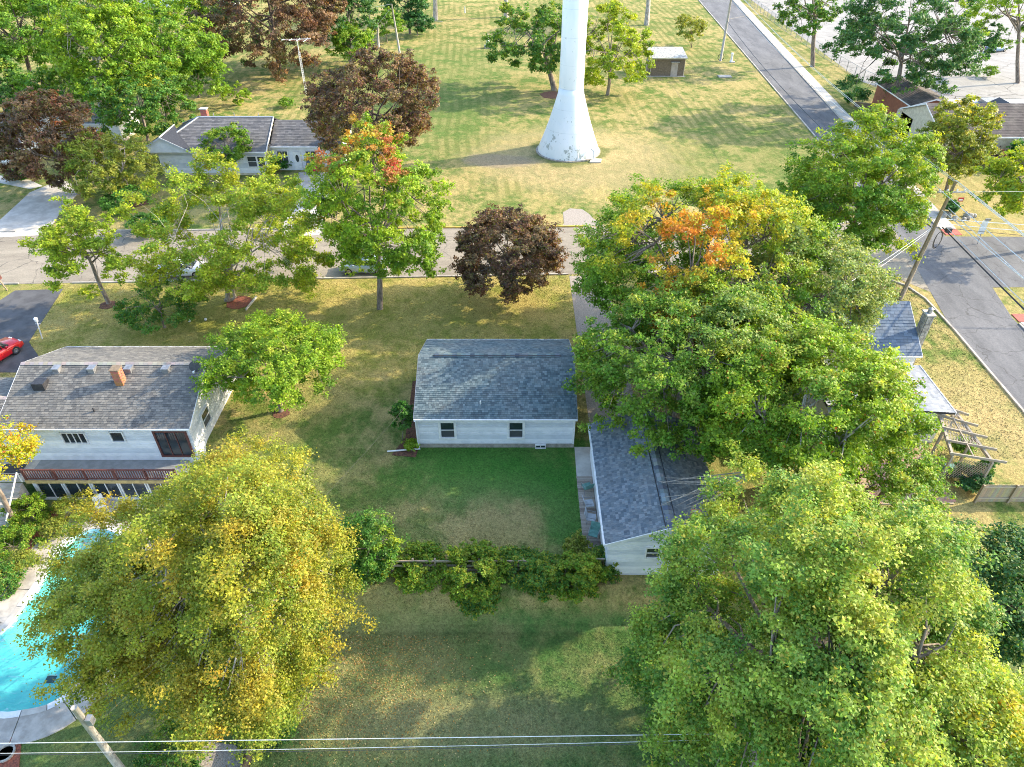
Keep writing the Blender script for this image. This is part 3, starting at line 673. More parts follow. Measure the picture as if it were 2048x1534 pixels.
# deck boards and pad beside the garage
dk = thing('wooden_deck', 'narrow weathered plank deck between the lawn and the garage', 'deck', (4.6, 27.5, 0))
b = MB(); b.box((4.12, 24.35, -0.1), (4.24, 31.2, 0.10)); b.box((4.85, 24.35, -0.1), (4.95, 31.2, 0.10)); b.build('joist', M['bark'], dk)
rnd = random.Random(5); y = 24.35; k = 0
dm = []
for i in range(4):
    c = rnd.choice([(0.36,0.30,0.24),(0.30,0.245,0.20),(0.42,0.36,0.30),(0.26,0.21,0.17)]); bb = MB(); bb.box((-.5,-.5,-.5),(.5,.5,.5), c); o = bb.build('plank', M['weathered_wood'], colors=True, origin=(0,0,0)); dm.append(o.data); bpy.data.objects.remove(o)
while y < 31.2:
    share(dk, 'plank', dm[k % 4 if rnd.random() < .6 else rnd.randrange(4)], Vector((4.56+rnd.uniform(-.01,.01), y+.07, .125+rnd.uniform(0,.006)))-Vector((4.6,27.5,0)), scale=(0.98, .133, .035)); y += .147; k += 1
slab('concrete_pad', [(4.1, 31.25), (5.06, 31.25), (5.3, 34.0), (4.15, 34.0)], -0.1, 0.10, M['pale_concrete'])

def chair(name, label, seat_mat, loc, rz, w=0.55):
    t = thing(name, label, 'chair', (0, 0, 0), 'chairs on the plank deck')
    b = MB(); b.box((-w/2, -.25, .40), (w/2, .25, .44)); b.build('seat', M[seat_mat], t)
    b = MB(); b.add([(-w/2,.24,.44),(w/2,.24,.44),(w/2,.27,.44),(-w/2,.27,.44),(-w/2,.40,.95),(w/2,.40,.95),(w/2,.43,.95),(-w/2,.43,.95)], [(0,3,2,1),(4,5,6,7),(0,1,5,4),(1,2,6,5),(2,3,7,6),(3,0,4,7)]); b.build('backrest', M[seat_mat], t)
    for sx in (-1, 1):
        for y0, y1 in ((-.22, -.26), (.22, .27)):
            b = MB(); b.tube([(sx*w/2, y0, .62 if y0 < 0 else .42), (sx*(w/2+.02), y1, 0)], .015, 5); b.build('leg', M['grey_metal'], t)
        b = MB(); b.tube([(sx*(w/2+.01), -.24, .62), (sx*(w/2+.01), .3, .66)], .018, 5); b.build('armrest', M['grey_metal'], t)
    t.location = loc; t.rotation_euler = (0, 0, rz); return t
chair('patio_chair', 'green patio chair on the plank deck nearest the concrete pad', 'green_fabric', (4.62, 30.0, .145), math.radians(200))
chair('patio_chair', 'grey wire chair on the deck just below the first green chair', 'membrane', (4.62, 28.6, .145), math.radians(100))
chair('patio_chair', 'grey wire chair on the deck just above the last green chair', 'membrane', (4.66, 27.5, .145), math.radians(80))
chair('patio_chair', 'green patio chair on the plank deck nearest the back fence', 'green_fabric', (4.68, 26.3, .145), math.radians(-20))

# ---- left house with the walkout level
LH = (-32.1, -20.5, 33.15, 41.35)
lh = thing('grey_roof_house', 'white two level house with weathered grey roof and red deck railing', 'house', (-26, 37, 0))
gable_x(lh, LH[0], LH[1], LH[2], LH[3], 2.8, 4.6, LOW-0.2, BROWNGREY, 0.17, 0.25, oh=0.35, rake=0.3, boards=0.22, seed=30, found=False, sides='-y')
def clipL(z):
    zw = 2.8+(1.8/4.45)*.35-.14
    if z <= zw: return (0., 1.)
    t = (z-zw)/(4.46-zw); return (.5*t, 1-.5*t)
clapboards(lh, (LH[1], LH[2]), (LH[1], LH[3]), 0.2, 4.2, 0.22, (1, 0), 'white_siding', clipL)
ridge_cap(lh, (-32.4, 37.25, 4.64), (-20.2, 37.25, 4.64), [(0.36,0.33,0.29),(0.32,0.29,0.25)], 0.3, 0.18)
brick_stack(lh, G(225, 775, 4.4).x, 35.9, 3.9, 5.15, 0.52, 0.52, (0.50, 0.19, 0.10))
b = MB(); xx = G(225, 775, 4.4).x; b.box((xx-.30, 35.60, 5.15), (xx+.30, 36.20, 5.22)); b.build('chimney_cap', M['brown_wall'], lh)
for px_ in (120, 190, 263, 337):
    p = atY(px_, 752, 36.7); b = MB(); b.box((p.x-.2, 36.5, 4.2), (p.x+.2, 36.95, 4.62)); o = b.build('roof_vent', M['grey_metal'], lh)
    b = MB(); b.box((p.x-.24, 36.46, 4.62), (p.x+.24, 36.99, 4.68)); b.build('vent_cover', M['grey_metal'], o)
p = atY(80, 768, 35.6); b = MB(); b.box((p.x-.38, 35.3, 3.7), (p.x+.38, 36.0, 4.35)); b.build('skylight', M['dark_metal'], lh)
p = atY(192, 835, 33.8); b = MB(); b.tube([(p.x, 33.9, 3.1), (p.x, 33.9, 3.55)], 0.05, 7); b.build('vent_pipe', M['dark_metal'], lh)
p = atY(147, 869, LH[2]); window(lh, p.x, LH[2], 1.75, 1.45, 0.85, panes=(4, 1), frame=0.06)
p = atY(232, 864, LH[2]); window(lh, p.x, LH[2], 1.85, 0.75, 0.75, panes=(1, 1), frame=0.07)
p = atY(344, 875, LH[2]); window(lh, p.x, LH[2], 1.25, 1.9, 2.0, panes=(3, 1), frame=0.12, mat='red_wood')
for yy in (35.4, 39.0): window(lh, LH[1], yy, 1.5, 1.1, 1.1, '+x', out=0.06)
# garage wing on the left
wx0 = -44.0; yr = 34.85; zr_ = 2.8 + (yr-32.8)*1.8/4.45
b = MB(); b.add([(wx0,33.15,LOW-.2),(LH[0]-.01,33.15,LOW-.2),(LH[0]-.01,38.0,LOW-.2),(wx0,38.0,LOW-.2),(wx0,33.15,2.75),(LH[0]-.01,33.15,2.75),(LH[0]-.01,38.0,2.55),(wx0,38.0,2.55),(wx0,yr,zr_-.14),(LH[0]-.01,yr,zr_-.14)],
          [(0,1,5,4),(1,2,6,9,5),(2,3,7,6),(3,0,4,8,7)]); b.build('wall', M['white_siding'], lh)
quad_slab(lh, 'roof_slope', [(wx0,32.8,2.8),(LH[0]-.31,32.8,2.8),(LH[0]-.31,yr,zr_),(wx0,yr,zr_)], .1, M['dark_metal'])
quad_slab(lh, 'roof_slope', [(wx0,yr,zr_),(LH[0]-.31,yr,zr_),(LH[0]-.31,38.4,2.5),(wx0,38.4,2.5)], .1, M['dark_metal'])
shingles(lh, (wx0,32.8,2.803), (LH[0]-.31-wx0,0,0), (0,yr-32.8,zr_-2.8), .19, .3, BROWNGREY, seed=33)
shingles(lh, (LH[0]-.31,38.4,2.503), (wx0-LH[0]+.31,0,0), (0,yr-38.4,zr_-2.5), .19, .3, BROWNGREY, seed=34)
ridge_cap(lh, (wx0,yr,zr_+.03), (LH[0]-.31,yr,zr_+.03), [(0.40,0.36,0.31)], .3, .16)
# deck over the lower level
DX0, DX1, DY0 = -30.9, -21.2, 31.25
b = MB(); b.box((DX0, DY0, -.42), (DX1, LH[2]-.05, -.22)); b.build('deck_floor', M['deck_grey'], lh)
b = MB(); b.box((DX0-.02, DY0-.06, -.45), (DX1+.02, DY0-.005, -.20)); b.build('fascia', M['yellow_wood'], lh)
b = MB(); b.box((DX0+.15, DY0+.15, LOW-.2), (DX1-.1, LH[2]-.01, -.43)); b.build('lower_wall', M['white_siding'], lh)
x = DX0+.45
while x < DX1-1:
    window(lh, x+.85, DY0+.15, -1.18, 1.55, 1.35, panes=(2, 1), frame=.06, out=.05); x += 1.78
b = MB(); b.box((DX0+.15, DY0-.02, LOW-.1), (DX1-.1, DY0+.14, LOW+.08)); b.build('sill', M['white_paint'], lh)
# railing
b = MB(); b.box((DX0, DY0-.005, .62), (DX1, DY0+.10, .68)); b.build('top_rail', M['red_wood'], lh)
b = MB(); b.box((DX0, DY0+.01, -.14), (DX1, DY0+.08, -.08)); b.build('bottom_rail', M['red_wood'], lh)
bal = unit_box('baluster', M['red_wood']); W = Vector((-26, 37, 0)); x = DX0+.1
while x < DX1:
    share(lh, 'baluster', bal, Vector((x, DY0+.045, .27))-W, scale=(.055, .04, .70)); x += .155
for i in range(6):
    share(lh, 'rail_post', bal, Vector((DX0+.06+i*(DX1-DX0-.12)/5, DY0+.045, .22))-W, scale=(.12, .12, 1.0))
# landing, stairs to the lower yard
b = MB(); b.box((-33.6, 31.3, -.42), (DX0-.02, 33.1, -.24)); b.build('landing', M['concrete'], lh)
b = MB(); b.box((-33.0, 31.9, -.235), (-31.6, 32.7, -.215)); b.build('door_mat', M['dark_metal'], lh)
st = thing('outdoor_stairs', 'grey concrete steps leading down beside the red railing deck', 'stairs', (-32.2, 30, LOW))
for i in range(8):
    b = MB(); b.box((-33.4, 31.28-.33*(i+1), LOW-.1), (-31.2, 31.28-.33*i-.004, -.26-.21*(i+1))); b.build('step', M['concrete'], st)
b = MB(); b.tube([(-31.1, 31.2, .55), (-31.1, 28.7, -1.15)], .05, 6); b.tube([(-31.1,31.2,.55),(-31.1,31.2,-.3)], .04, 6); b.tube([(-31.1,28.75,-1.15),(-31.1,28.75,LOW)], .04, 6); b.build('handrail', M['white_paint'], st)
for i in range(4):
    b = MB(); b.box((-33.55, 31.28-.02, -.24), (-33.45, 31.36, .7)) if i == 0 else b.box((-33.5+.8*(i-1), 31.3, .2+.0*i), (-33.5+.8*i-.02, 31.34, .26)); b.build('landing_rail', M['red_wood'], lh)

# satellite dish and TV mast on the left house
p = atY(398, 748, 36.6)
t = thing('satellite_dish', 'dark round satellite dish on the right end of the weathered grey roof', 'satellite dish', (p.x, 36.6, 4.3))
b = MB(); b.tube([(p.x,36.6,4.2),(p.x,36.6,4.75)], .035, 6); b.build('mast', M['grey_metal'], t)
b = MB(); cc = Vector((p.x-.05,36.45,4.95)); k = []
b.lathe([(0.02,0),(0.2,.02),(0.33,.07),(0.38,.11)], (0,0,0), 20); o = b.build('dish', M['dark_metal'], origin=(0,0,0)); o.parent = t; o.location = Vector((0,-.1,.6)); o.rotation_euler = (math.radians(65), 0, 0)
b = MB(); b.tube([(p.x,36.5,4.75),(p.x,36.1,4.75)], .015, 5); b.box((p.x-.05,36.0,4.7),(p.x+.05,36.12,4.82)); b.build('feed_horn', M['white_paint'], t)

# ---- house across the street, upper left
c1 = G(385, 218, 5.0); Yb = 86.5
uh = thing('cross_gable_house', 'white ranch house with dark grey hip roof and small brick chimney across the street', 'house', (-38, 90, 0))
fe = G(470, 303, 3.0); bx0 = G(300, 303, 3.0).x; bx1 = G(543, 285, 3.0).x
y0 = fe.y+.4; zr2 = 5.4; yr2 = y0+4.6; y1 = y0+9.2
xl = bx0+.6; xr_ = bx1-.1
b = MB(); b.box((xl, y0, 0), (xr_, y1, 3.0)); b.build('wall', M['cream_paint'], uh)
clapboards(uh, (xl,y0), (xr_,y0), .3, 2.9, .3, (0,-1), 'white_siding')
# main slopes with a hipped left end
hipx = xl+4.0; X0 = xl-.5; X1 = xr_+.3
def tri_slab(parent, name, pts, th, mat):
    p = [Vector(x) for x in pts]; nn = (p[1]-p[0]).cross(p[2]-p[0]).normalized()
    if nn.z < 0: nn = -nn
    b = MB(); b.add([x-nn*th for x in p]+p, [(0,2,1),(3,4,5),(0,1,4,3),(1,2,5,4),(2,0,3,5)]); return b.build(name, mat, parent)
quad_slab(uh, 'roof_slope', [(X0,y0-.5,3.0),(X1,y0-.5,3.0),(X1,yr2,zr2),(hipx,yr2,zr2)], .12, M['dark_metal'])
quad_slab(uh, 'roof_slope', [(hipx,yr2,zr2),(X1,yr2,zr2),(X1,y1+.5,3.0),(X0,y1+.5,3.0)], .12, M['dark_metal'])
tri_slab(uh, 'hip_slope', [(X0,y0-.5,3.0),(hipx,yr2,zr2),(X0,y1+.5,3.0)], .12, M['dark_metal'])
L_ = X1-X0
shingles(uh, (X0,y0-.5,3.004), (L_,0,0), (0,yr2-y0+.5,zr2-3), .25, .45, DARKGREY, seed=40, skew0=(hipx-X0)/L_)
shingles(uh, (X1,y1+.5,3.004), (-L_,0,0), (0,yr2-y1-.5,zr2-3), .25, .45, DARKGREY, seed=41, skew1=(hipx-X0)/L_)
shingles(uh, (X0,y1+.5,3.004), (0,y0-y1-1,0), (hipx-X0,0,zr2-3), .25, .45, DARKGREY, seed=42, skew0=.5, skew1=.5)
b = MB(); b.tube([(X0,y0-.5,3.05),(hipx,yr2,zr2+.03)], .09, 5); b.tube([(hipx,yr2,zr2+.03),(X1,yr2,zr2+.03)], .08, 5); b.tube([(X0,y1+.5,3.05),(hipx,yr2,zr2+.03)], .09, 5); b.build('ridge_cap', M['membrane'], uh)
b = MB(); b.box((X0,y0-.62,2.86),(X1,y0-.51,3.0)); b.build('gutter', M['white_paint'], uh)
b = MB(); b.bar((X1+.02,y0-.5,2.98),(X1+.02,yr2,zr2-.02),.05,.22); b.build('rake_board', M['white_paint'], uh)
# cross gable towards the street
gx = G(345, 250, 4.9).x; gyb = y0+3.6; gz0 = 3.0; gw = 3.3
quad_slab(uh, 'cross_gable_slope', [(gx-gw,y0-.9,gz0+.03),(gx,y0-.9,4.75),(gx,gyb,4.75),(gx-gw+.2,y0-.1,gz0+.1)], .1, M['dark_metal'])
quad_slab(uh, 'cross_gable_slope', [(gx,y0-.9,4.75),(gx+gw,y0-.9,gz0+.03),(gx+gw-.2,y0-.1,gz0+.1),(gx,gyb,4.75)], .1, M['dark_metal'])
tri_slab(uh, 'gable_siding', [(gx-gw+.2,y0-.75,3.0),(gx+gw-.2,y0-.75,3.0),(gx,y0-.75,4.62)], .12, M['white_siding'])
b = MB(); b.tube([(gx,y0-.9,4.8),(gx,gyb,4.8)],.08,5); b.bar((gx-gw,y0-.94,gz0-.02),(gx,y0-.94,4.72),.05,.2); b.bar((gx+gw,y0-.94,gz0-.02),(gx,y0-.94,4.72),.05,.2); b.build('gable_trim', M['membrane'], uh)
# right wing
wy0 = y0+1.6
b = MB(); b.box((xr_+.02,wy0,0),(xr_+8.5,y1-.4,2.9)); b.build('wing_wall', M['white_siding'], uh)
quad_slab(uh, 'wing_slope', [(xr_+.35,wy0-.4,3.05),(xr_+8.8,wy0-.4,3.05),(xr_+8.8,yr2+.2,5.0),(xr_+.35,yr2+.2,5.0)], .12, M['dark_metal'])
quad_slab(uh, 'wing_slope', [(xr_+.35,yr2+.2,5.0),(xr_+8.8,yr2+.2,5.0),(xr_+8.8,y1,3.05),(xr_+.35,y1,3.05)], .12, M['dark_metal'])
shingles(uh, (xr_+.35,wy0-.4,3.055), (8.45,0,0), (0,yr2+.2-wy0+.4,1.95), .25, .45, DARKGREY, seed=44)
shingles(uh, (xr_+8.8,y1,3.055), (-8.45,0,0), (0,yr2+.2-y1,1.95), .25, .45, DARKGREY, seed=45)
b = MB(); b.box((xr_+.35,wy0-.52,2.9),(xr_+8.8,wy0-.41,3.05)); b.build('gutter', M['white_paint'], uh)
window(uh, xr_-1.7, y0, 1.7, 1.0, 1.2, out=.1); window(uh, xr_-.62, y0, 1.7, .8, 1.2, out=.1)
window(uh, xr_+1.5, wy0, 1.7, 1.2, 1.3, panes=(2, 2)); window(uh, xr_+4.9, wy0, 1.7, 1.2, 1.3, panes=(2, 2))
b = MB(); b.box((xr_+2.75,wy0-.1,.2),(xr_+3.65,wy0-.01,2.3)); o = b.build('front_door', M['white_paint'], uh)
b = MB(); b.lathe([(0,0),(.2,.0),(.2,.04)], (0,0,0), 14); oo = b.build('door_glass', M['glass'], origin=(0,0,0)); oo.parent = o; oo.location = Vector((xr_+3.2,wy0-.12,1.5))-Vector(o['_w']); oo.rotation_euler = (math.pi/2,0,0); oo.scale = (1,2.2,1)
cp = G(391, 212, 5.8); brick_stack(uh, hipx+.6, yr2+.5, 5.0, 6.2, .75, .6, (0.46,0.16,0.11), .3, .16)
b = MB(); b.box((hipx+.15,yr2+.1,6.2),(hipx+1.05,yr2+.9,6.3)); b.build('chimney_cap', M['pale_concrete'], uh)
for q_ in (445, 485, 532):
    p = G(q_, 213, 5.5); b = MB(); b.tube([(p.x, yr2+.5, 5.1),(p.x, yr2+.5, 5.75)], .05, 5); b.build('vent_pipe', M['grey_metal'], uh)

# ---- white house at the far left edge, and its garage
p = G(20, 330, 0)
fl = thing('white_side_house', 'white house cut by the left edge behind the maroon tree', 'house', (p.x-6, p.y, 0))
gable_x(fl, p.x-14, G(62, 330).x, p.y, p.y+9, 2.9, 4.9, 0, DARKGREY, .3, .5, boards=.3, seed=50)
window(fl, G(12, 310, 1.5).x, p.y, 1.5, 1.5, 1.3, panes=(2, 1))
p = G(215, 285, 0)
fg = thing('white_garage', 'small white garage with low dark roof half hidden by olive tree', 'garage', (p.x, p.y, 0))
gable_x(fg, p.x-2.4, p.x+2.2, p.y, p.y+5.5, 2.6, 3.6, 0, DARKGREY, .3, .5, boards=.3, seed=52)
# far pale metal building at the top
p = G(400, 14, 0)
mb_ = thing('metal_building', 'long pale ribbed metal roof building at the top edge behind trees', 'building', (p.x, p.y, 0))
b = MB(); b.box((p.x-19, p.y+.5, 0), (p.x+8, p.y+16, 3.0)); b.build('wall', M['white_siding'], mb_)
quad_slab(mb_, 'roof', [(p.x-19.5,p.y,3),(p.x+8.5,p.y,3),(p.x+8.5,p.y+8.2,4.6),(p.x-19.5,p.y+8.2,4.6)], .12, M['membrane'])
quad_slab(mb_, 'roof', [(p.x-19.5,p.y+8.2,4.6),(p.x+8.5,p.y+8.2,4.6),(p.x+8.5,p.y+16.5,3),(p.x-19.5,p.y+16.5,3)], .12, M['membrane'])
rib = unit_box('roof_rib', M['membrane'])
for i in range(28): share(mb_, 'roof_rib', rib, (-19+i, 4.1, 3.85), rot=(math.atan2(1.6, 8.2), 0, 0), scale=(.06, 8.3, .06))

# ---- small brown utility building beside the tower
a = G(1297, 152); e = G(1367, 150); t3 = thing('utility_building', 'small brown block utility building with lichened roof behind the tower lawn', 'utility building', ((a.x+e.x)/2, a.y+2, 0))
ux0, ux1, uy0 = a.x+.2, e.x-.2, a.y
b = MB(); b.box((ux0-.02,uy0,0),(ux1,uy0+4.6,3.0)); b.build('wall', M['brown_wall'], t3)
blk = unit_box('block', M['brown_wall']); rnd = random.Random(8)
for r in range(12):
    x = ux0 - (.3 if r % 2 else 0)
    while x < ux1-.05:
        a_ = max(x, ux0); e_ = min(x+.6, ux1); x += .6
        if e_-a_ > .1: share(t3, 'block', blk, Vector(((a_+e_)/2, uy0-.01, .13+r*.24))-Vector(t3['_w']), scale=(e_-a_-.02, .06+rnd.uniform(0,.01), .22))
quad_slab(t3, 'roof', [(ux0-.3,uy0-.35,2.95),(ux1+.3,uy0-.35,2.95),(ux1+.3,uy0+4.9,3.5),(ux0-.3,uy0+4.9,3.5)], .16, M['lichen_roof'])
b = MB(); b.box((ux0-.3,uy0-.42,2.75),(ux1+.3,uy0-.355,2.95)); b.build('fascia', M['cream_paint'], t3)
b = MB(); b.box((ux1-2.2,uy0-.09,.05),(ux1-1.1,uy0-.045,2.2)); b.build('door', M['tan_door'], t3)
b = MB(); b.box((ux1-2.35,uy0-.5,2.2),(ux1-.95,uy0-.05,2.32)); b.build('door_hood', M['grey_metal'], t3)
b = MB(); b.box((ux0-.5,uy0+1.0,.1),(ux0-.03,uy0+2.2,2.2)); b.build('side_door', M['tan_door'], t3)
b = MB(); b.box((ux0-1.4,uy0-.5,-.1),(ux1+.3,uy0-.1,.06)); b.build('door_step', M['concrete'], t3)
for sx in (ux0, ux1): 
    b = MB(); b.tube([(sx,uy0-.12,2.8),(sx,uy0-.12,.1)],.05,5); b.build('downspout', M['cream_paint'], t3)

# ---- brown roofed house at the upper right
bh = thing('dark_roof_house', 'dark brown roofed house with rust coloured wall at the right edge', 'house', (66, 88, 0))
ry = G(1990, 205, 5.2).y; hx0 = G(1828, 212, 3).x
DB = [(0.085,0.07,0.068),(0.07,0.06,0.058),(0.105,0.09,0.085),(0.06,0.053,0.052)]
e0 = G(2010, 275, 3.0)
gable_x(bh, G(1925, 300, 3).x, 110, e0.y+.5, e0.y+11.5, 3.0, 5.3, 0, DB, .3, .5, wall='cream_paint', boards=0, seed=60, found=False)
# wing with the rust wall
wa = G(1822, 212, 3); wb = G(1902, 204, 3); wc_ = G(1865, 165, 3)
gable_y(bh, wa.x+.3, wb.x-.3, wa.y+.2, wc_.y, 3.0, 3.9, 0, DB, .3, .5, wall='rust_wall', boards=0, seed=62)
b = MB(); b.box((wb.x-1, wa.y-4.5, 0), (G(1925,300,3).x, wa.y+.1, 2.6)); b.build('breezeway', M['cream_paint'], bh)
# pale porch gable
pg = G(2010, 290, 0)
b = MB(); b.box((pg.x-2.8,pg.y,0),(pg.x+2.8,pg.y+3,2.7)); b.build('porch_wall', M['foundation'], bh)
tri_slab(bh, 'porch_gable', [(pg.x-3.3,pg.y-.4,2.75),(pg.x+3.3,pg.y-.4,2.75),(pg.x,pg.y-.4,4.5)], .12, M['white_siding'])
quad_slab(bh, 'porch_slope', [(pg.x-3.6,pg.y-.6,2.75),(pg.x,pg.y-.6,4.65),(pg.x,pg.y+5,4.65),(pg.x-3.6,pg.y+5,2.75)], .1, M['dark_metal'])
quad_slab(bh, 'porch_slope', [(pg.x,pg.y-.6,4.65),(pg.x+3.6,pg.y-.6,2.75),(pg.x+3.6,pg.y+5,2.75),(pg.x,pg.y+5,4.65)], .1, M['dark_metal'])
sh = G(1950, 195, 3.0)
b = MB(); b.box((sh.x-5.5, e0.y+11.7, 0), (sh.x+6, e0.y+15.5, 3.1)); b.build('rear_annex', M['membrane'], bh)
b = MB(); b.box((sh.x-.8, e0.y+12.2, 3.12), (sh.x+1.8, e0.y+14.5, 3.6)); b.build('roof_unit', M['grey_metal'], bh)
kw = thing('low_wall', 'low brown garden wall beside the sidewalk under the dark green tree', 'wall', G(1730, 218))
b = MB(); a = G(1708, 213); e = G(1775, 222); b.bar((a.x,a.y,.35),(e.x,e.y,.35),.25,.7); b.build('coping', M['brown_wall'], kw)

# ---- blue shingle house on the corner lot (mostly under the maples)
ch = thing('blue_roof_house', 'blue shingled corner house with tall stone chimney under the maples', 'house', (22, 44, 0))
rg = G(1800, 603, 5.0); ev = G(1815, 712, 2.8); rx1 = 29.3
yrc = rg.y; hd = yrc - ev.y
BL2 = [(0.14,0.19,0.26),(0.11,0.155,0.22),(0.18,0.23,0.30),(0.13,0.175,0.24)]
gable_x(ch, 14.0, rx1-.2, ev.y+.4, yrc+hd-.4, 2.8, 5.0, 0, BL2, .26, .32, rake=.2, boards=.25, seed=70)
cyy = G(1850, 628, 5.3).y; cxx = G(1848, 628, 5.3).x + .35; CW = .44; CD = .62; CT = 5.3
b = MB(); b.box((cxx-CW/2+.06, cyy-CD/2+.06, 0), (cxx+CW/2-.06, cyy+CD/2-.06, CT)); b.build('chimney_core', M['mortar'], ch)
st_m = []; rnd = random.Random(9)
for i in range(3):
    bb = MB(); vs = []; fs = []
    bb.box((-.5,-.5,-.5),(.5,.5,.5)); o = bb.build('stone', M['stone'], origin=(0,0,0)); st_m.append(o.data); bpy.data.objects.remove(o)
Wc = Vector(ch['_w'])
for r in range(17):
    z = .155+r*.31
    for (axs, L, ox, oy) in ((0, CW, 0, -CD/2), (0, CW, 0, CD/2), (1, CD, -CW/2, 0), (1, CD, CW/2, 0)):
        s = -L/2
        while s < L/2-.05:
            w_ = min(rnd.uniform(.22,.42), L/2-s); m_ = s+w_/2; s += w_
            if axs == 0: loc = (cxx+m_, cyy+oy, z); sc = (w_-.025, .12+rnd.uniform(0,.04), .285)
            else: loc = (cxx+ox, cyy+m_, z); sc = (.12+rnd.uniform(0,.04), w_-.025, .285)
            share(ch, 'stone', rnd.choice(st_m), Vector(loc)-Wc, scale=sc)
b = MB(); b.box((cxx-CW/2-.1, cyy-CD/2-.1, CT), (cxx+CW/2+.1, cyy+CD/2+.1, CT+.12)); b.build('chimney_cap', M['pale_concrete'], ch)
b = MB(); b.lathe([(.16,0),(.14,.3),(.2,.32),(.02,.42)], (cxx, cyy, CT+.12), 10); b.build('chimney_pot', M['grey_metal'], ch)
# flat grey garage roof of the same lot
g1 = G(1835, 730, 2.9); g2 = G(1912, 825, 2.9)
cg = thing('corner_garage', 'low garage with pale grey flat roof beside the pergola', 'garage', (g2.x-4, (g1.y+g2.y)/2, 0))
b = MB(); b.box((g2.x-8, g2.y+.3, 0), (g2.x-.35, g1.y-.3, 2.7)); b.build('wall', M['white_siding'], cg)
quad_slab(cg, 'roof_slope', [(g2.x-8.4, g2.y, 3.5), (g2.x, g2.y, 2.85), (g2.x, g1.y, 2.85), (g2.x-8.4, g1.y, 3.5)], .14, M['dark_metal'])
shingles(cg, (g2.x, g2.y, 2.855), (0, g1.y-g2.y, 0), (-8.4, 0, .65), .22, .3, [(0.33,0.35,0.38),(0.29,0.31,0.34),(0.37,0.39,0.42)], seed=72)
b = MB(); b.box((g2.x+.003, g2.y, 2.68), (g2.x+.07, g1.y, 2.9)); b.build('fascia', M['white_paint'], cg)
window(cg, g2.x-1.6, g2.y+.3, 1.4, 1.4, 1.1, panes=(2, 1))

# brick patio and pergola
A = G(1880, 838, 2.3)
pz = 2.35
pa = [G(*p, pz) for p in ((1872, 812), (1912, 826), (1985, 925), (1905, 912))]
pt = thing('pergola', 'weathered wooden pergola with lattice panels beside the brick patio', 'pergola', (pa[0].x+2, (pa[0].y+pa[2].y)/2, 0))
wc = (0.42, 0.36, 0.28)
def beam(name, p, q, w, hgt, col=wc): 
    b = MB(); b.bar(p, q, w, hgt, col=col); return b.build(name, M['weathered_wood'], pt, colors=True)
L0, R0, R1, L1 = [Vector((p.x, p.y, pz)) for p in (pa[0], pa[1], pa[2], pa[3])]
beam('side_beam', L0, L1, .14, .2); beam('side_beam', R0, R1, .14, .2); beam('side_beam', (L0+R0)/2+Vector((0,0,.2)), (L1+R1)/2+Vector((0,0,.2)), .06, .08)
for i in range(5):
    t = i/4; p = L0.lerp(L1, t); q_ = R0.lerp(R1, t); d = (q_-p).normalized()*.7
    beam('cross_beam', p-d*.3+Vector((0,0,.18)), q_+d+Vector((0,0,.18)), .08, .16)
for p in (L0, L1, R0, R1, L0.lerp(L1,.5), R0.lerp(R1,.5)): beam('post', p, Vector((p.x, p.y, 0)), .13, .13)
lat = MB()
for (a_, b_) in ((0.0, .13), (.27, .5), (.52, .73)):
    for k in range(11):
        t = k/10; lat.bar(L0.lerp(L1,a_).lerp(R0.lerp(R1,a_),t)+Vector((0,0,.06)), L0.lerp(L1,b_).lerp(R0.lerp(R1,b_),min(1,t+.12))+Vector((0,0,.06)), .035,.015,col=wc)
        lat.bar(L0.lerp(L1,a_).lerp(R0.lerp(R1,a_),t)+Vector((0,0,.08)), L0.lerp(L1,b_).lerp(R0.lerp(R1,b_),max(0,t-.12))+Vector((0,0,.08)), .035,.015,col=wc)
stuff(lat.build('lattice', M['weathered_wood'], pt, colors=True))
lat = MB(); a_, b_ = L1, R1
for k in range(16):
    t = k/16; dd = (b_-a_)
    lat.bar(a_+dd*t+Vector((0,-.02,-.1)), a_+dd*min(1,t+.3)+Vector((0,-.02,-1.7)), .04,.015,col=wc); lat.bar(a_+dd*t+Vector((0,-.04,-1.7)), a_+dd*min(1,t+.3)+Vector((0,-.04,-.1)), .04,.015,col=wc)
stuff(lat.build('lattice', M['weathered_wood'], pt, colors=True))
bp_ = [(20.5, 29.0), (26.6, 29.0), (27.6, 36.5), (20.5, 36.5)]
bpat = thing('brick_patio', 'tan brick patio partly shaded beside the pergola', 'patio', (24, 32, 0)); bpat['kind'] = 'structure'; del bpat['category']; del bpat['label']
b = MB(); b.prism(bp_, -.1, .03); b.build('bed', M['mortar'], bpat)
bb = MB(); rnd = random.Random(3); y = 29.0; r = 0
while y < 36.3:
    x = 20.5 - (.2 if r % 2 else 0)
    while x < 26.7:
        bb.box((max(x,20.5), y, .03), (x+.385, y+.185, .055+rnd.uniform(0,.008)), tuple(c*rnd.uniform(.8,1.15) for c in (0.46,0.30,0.21))); x += .4
    y += .2; r += 1
stuff(bb.build('bricks', M['brick'], bpat, colors=True))

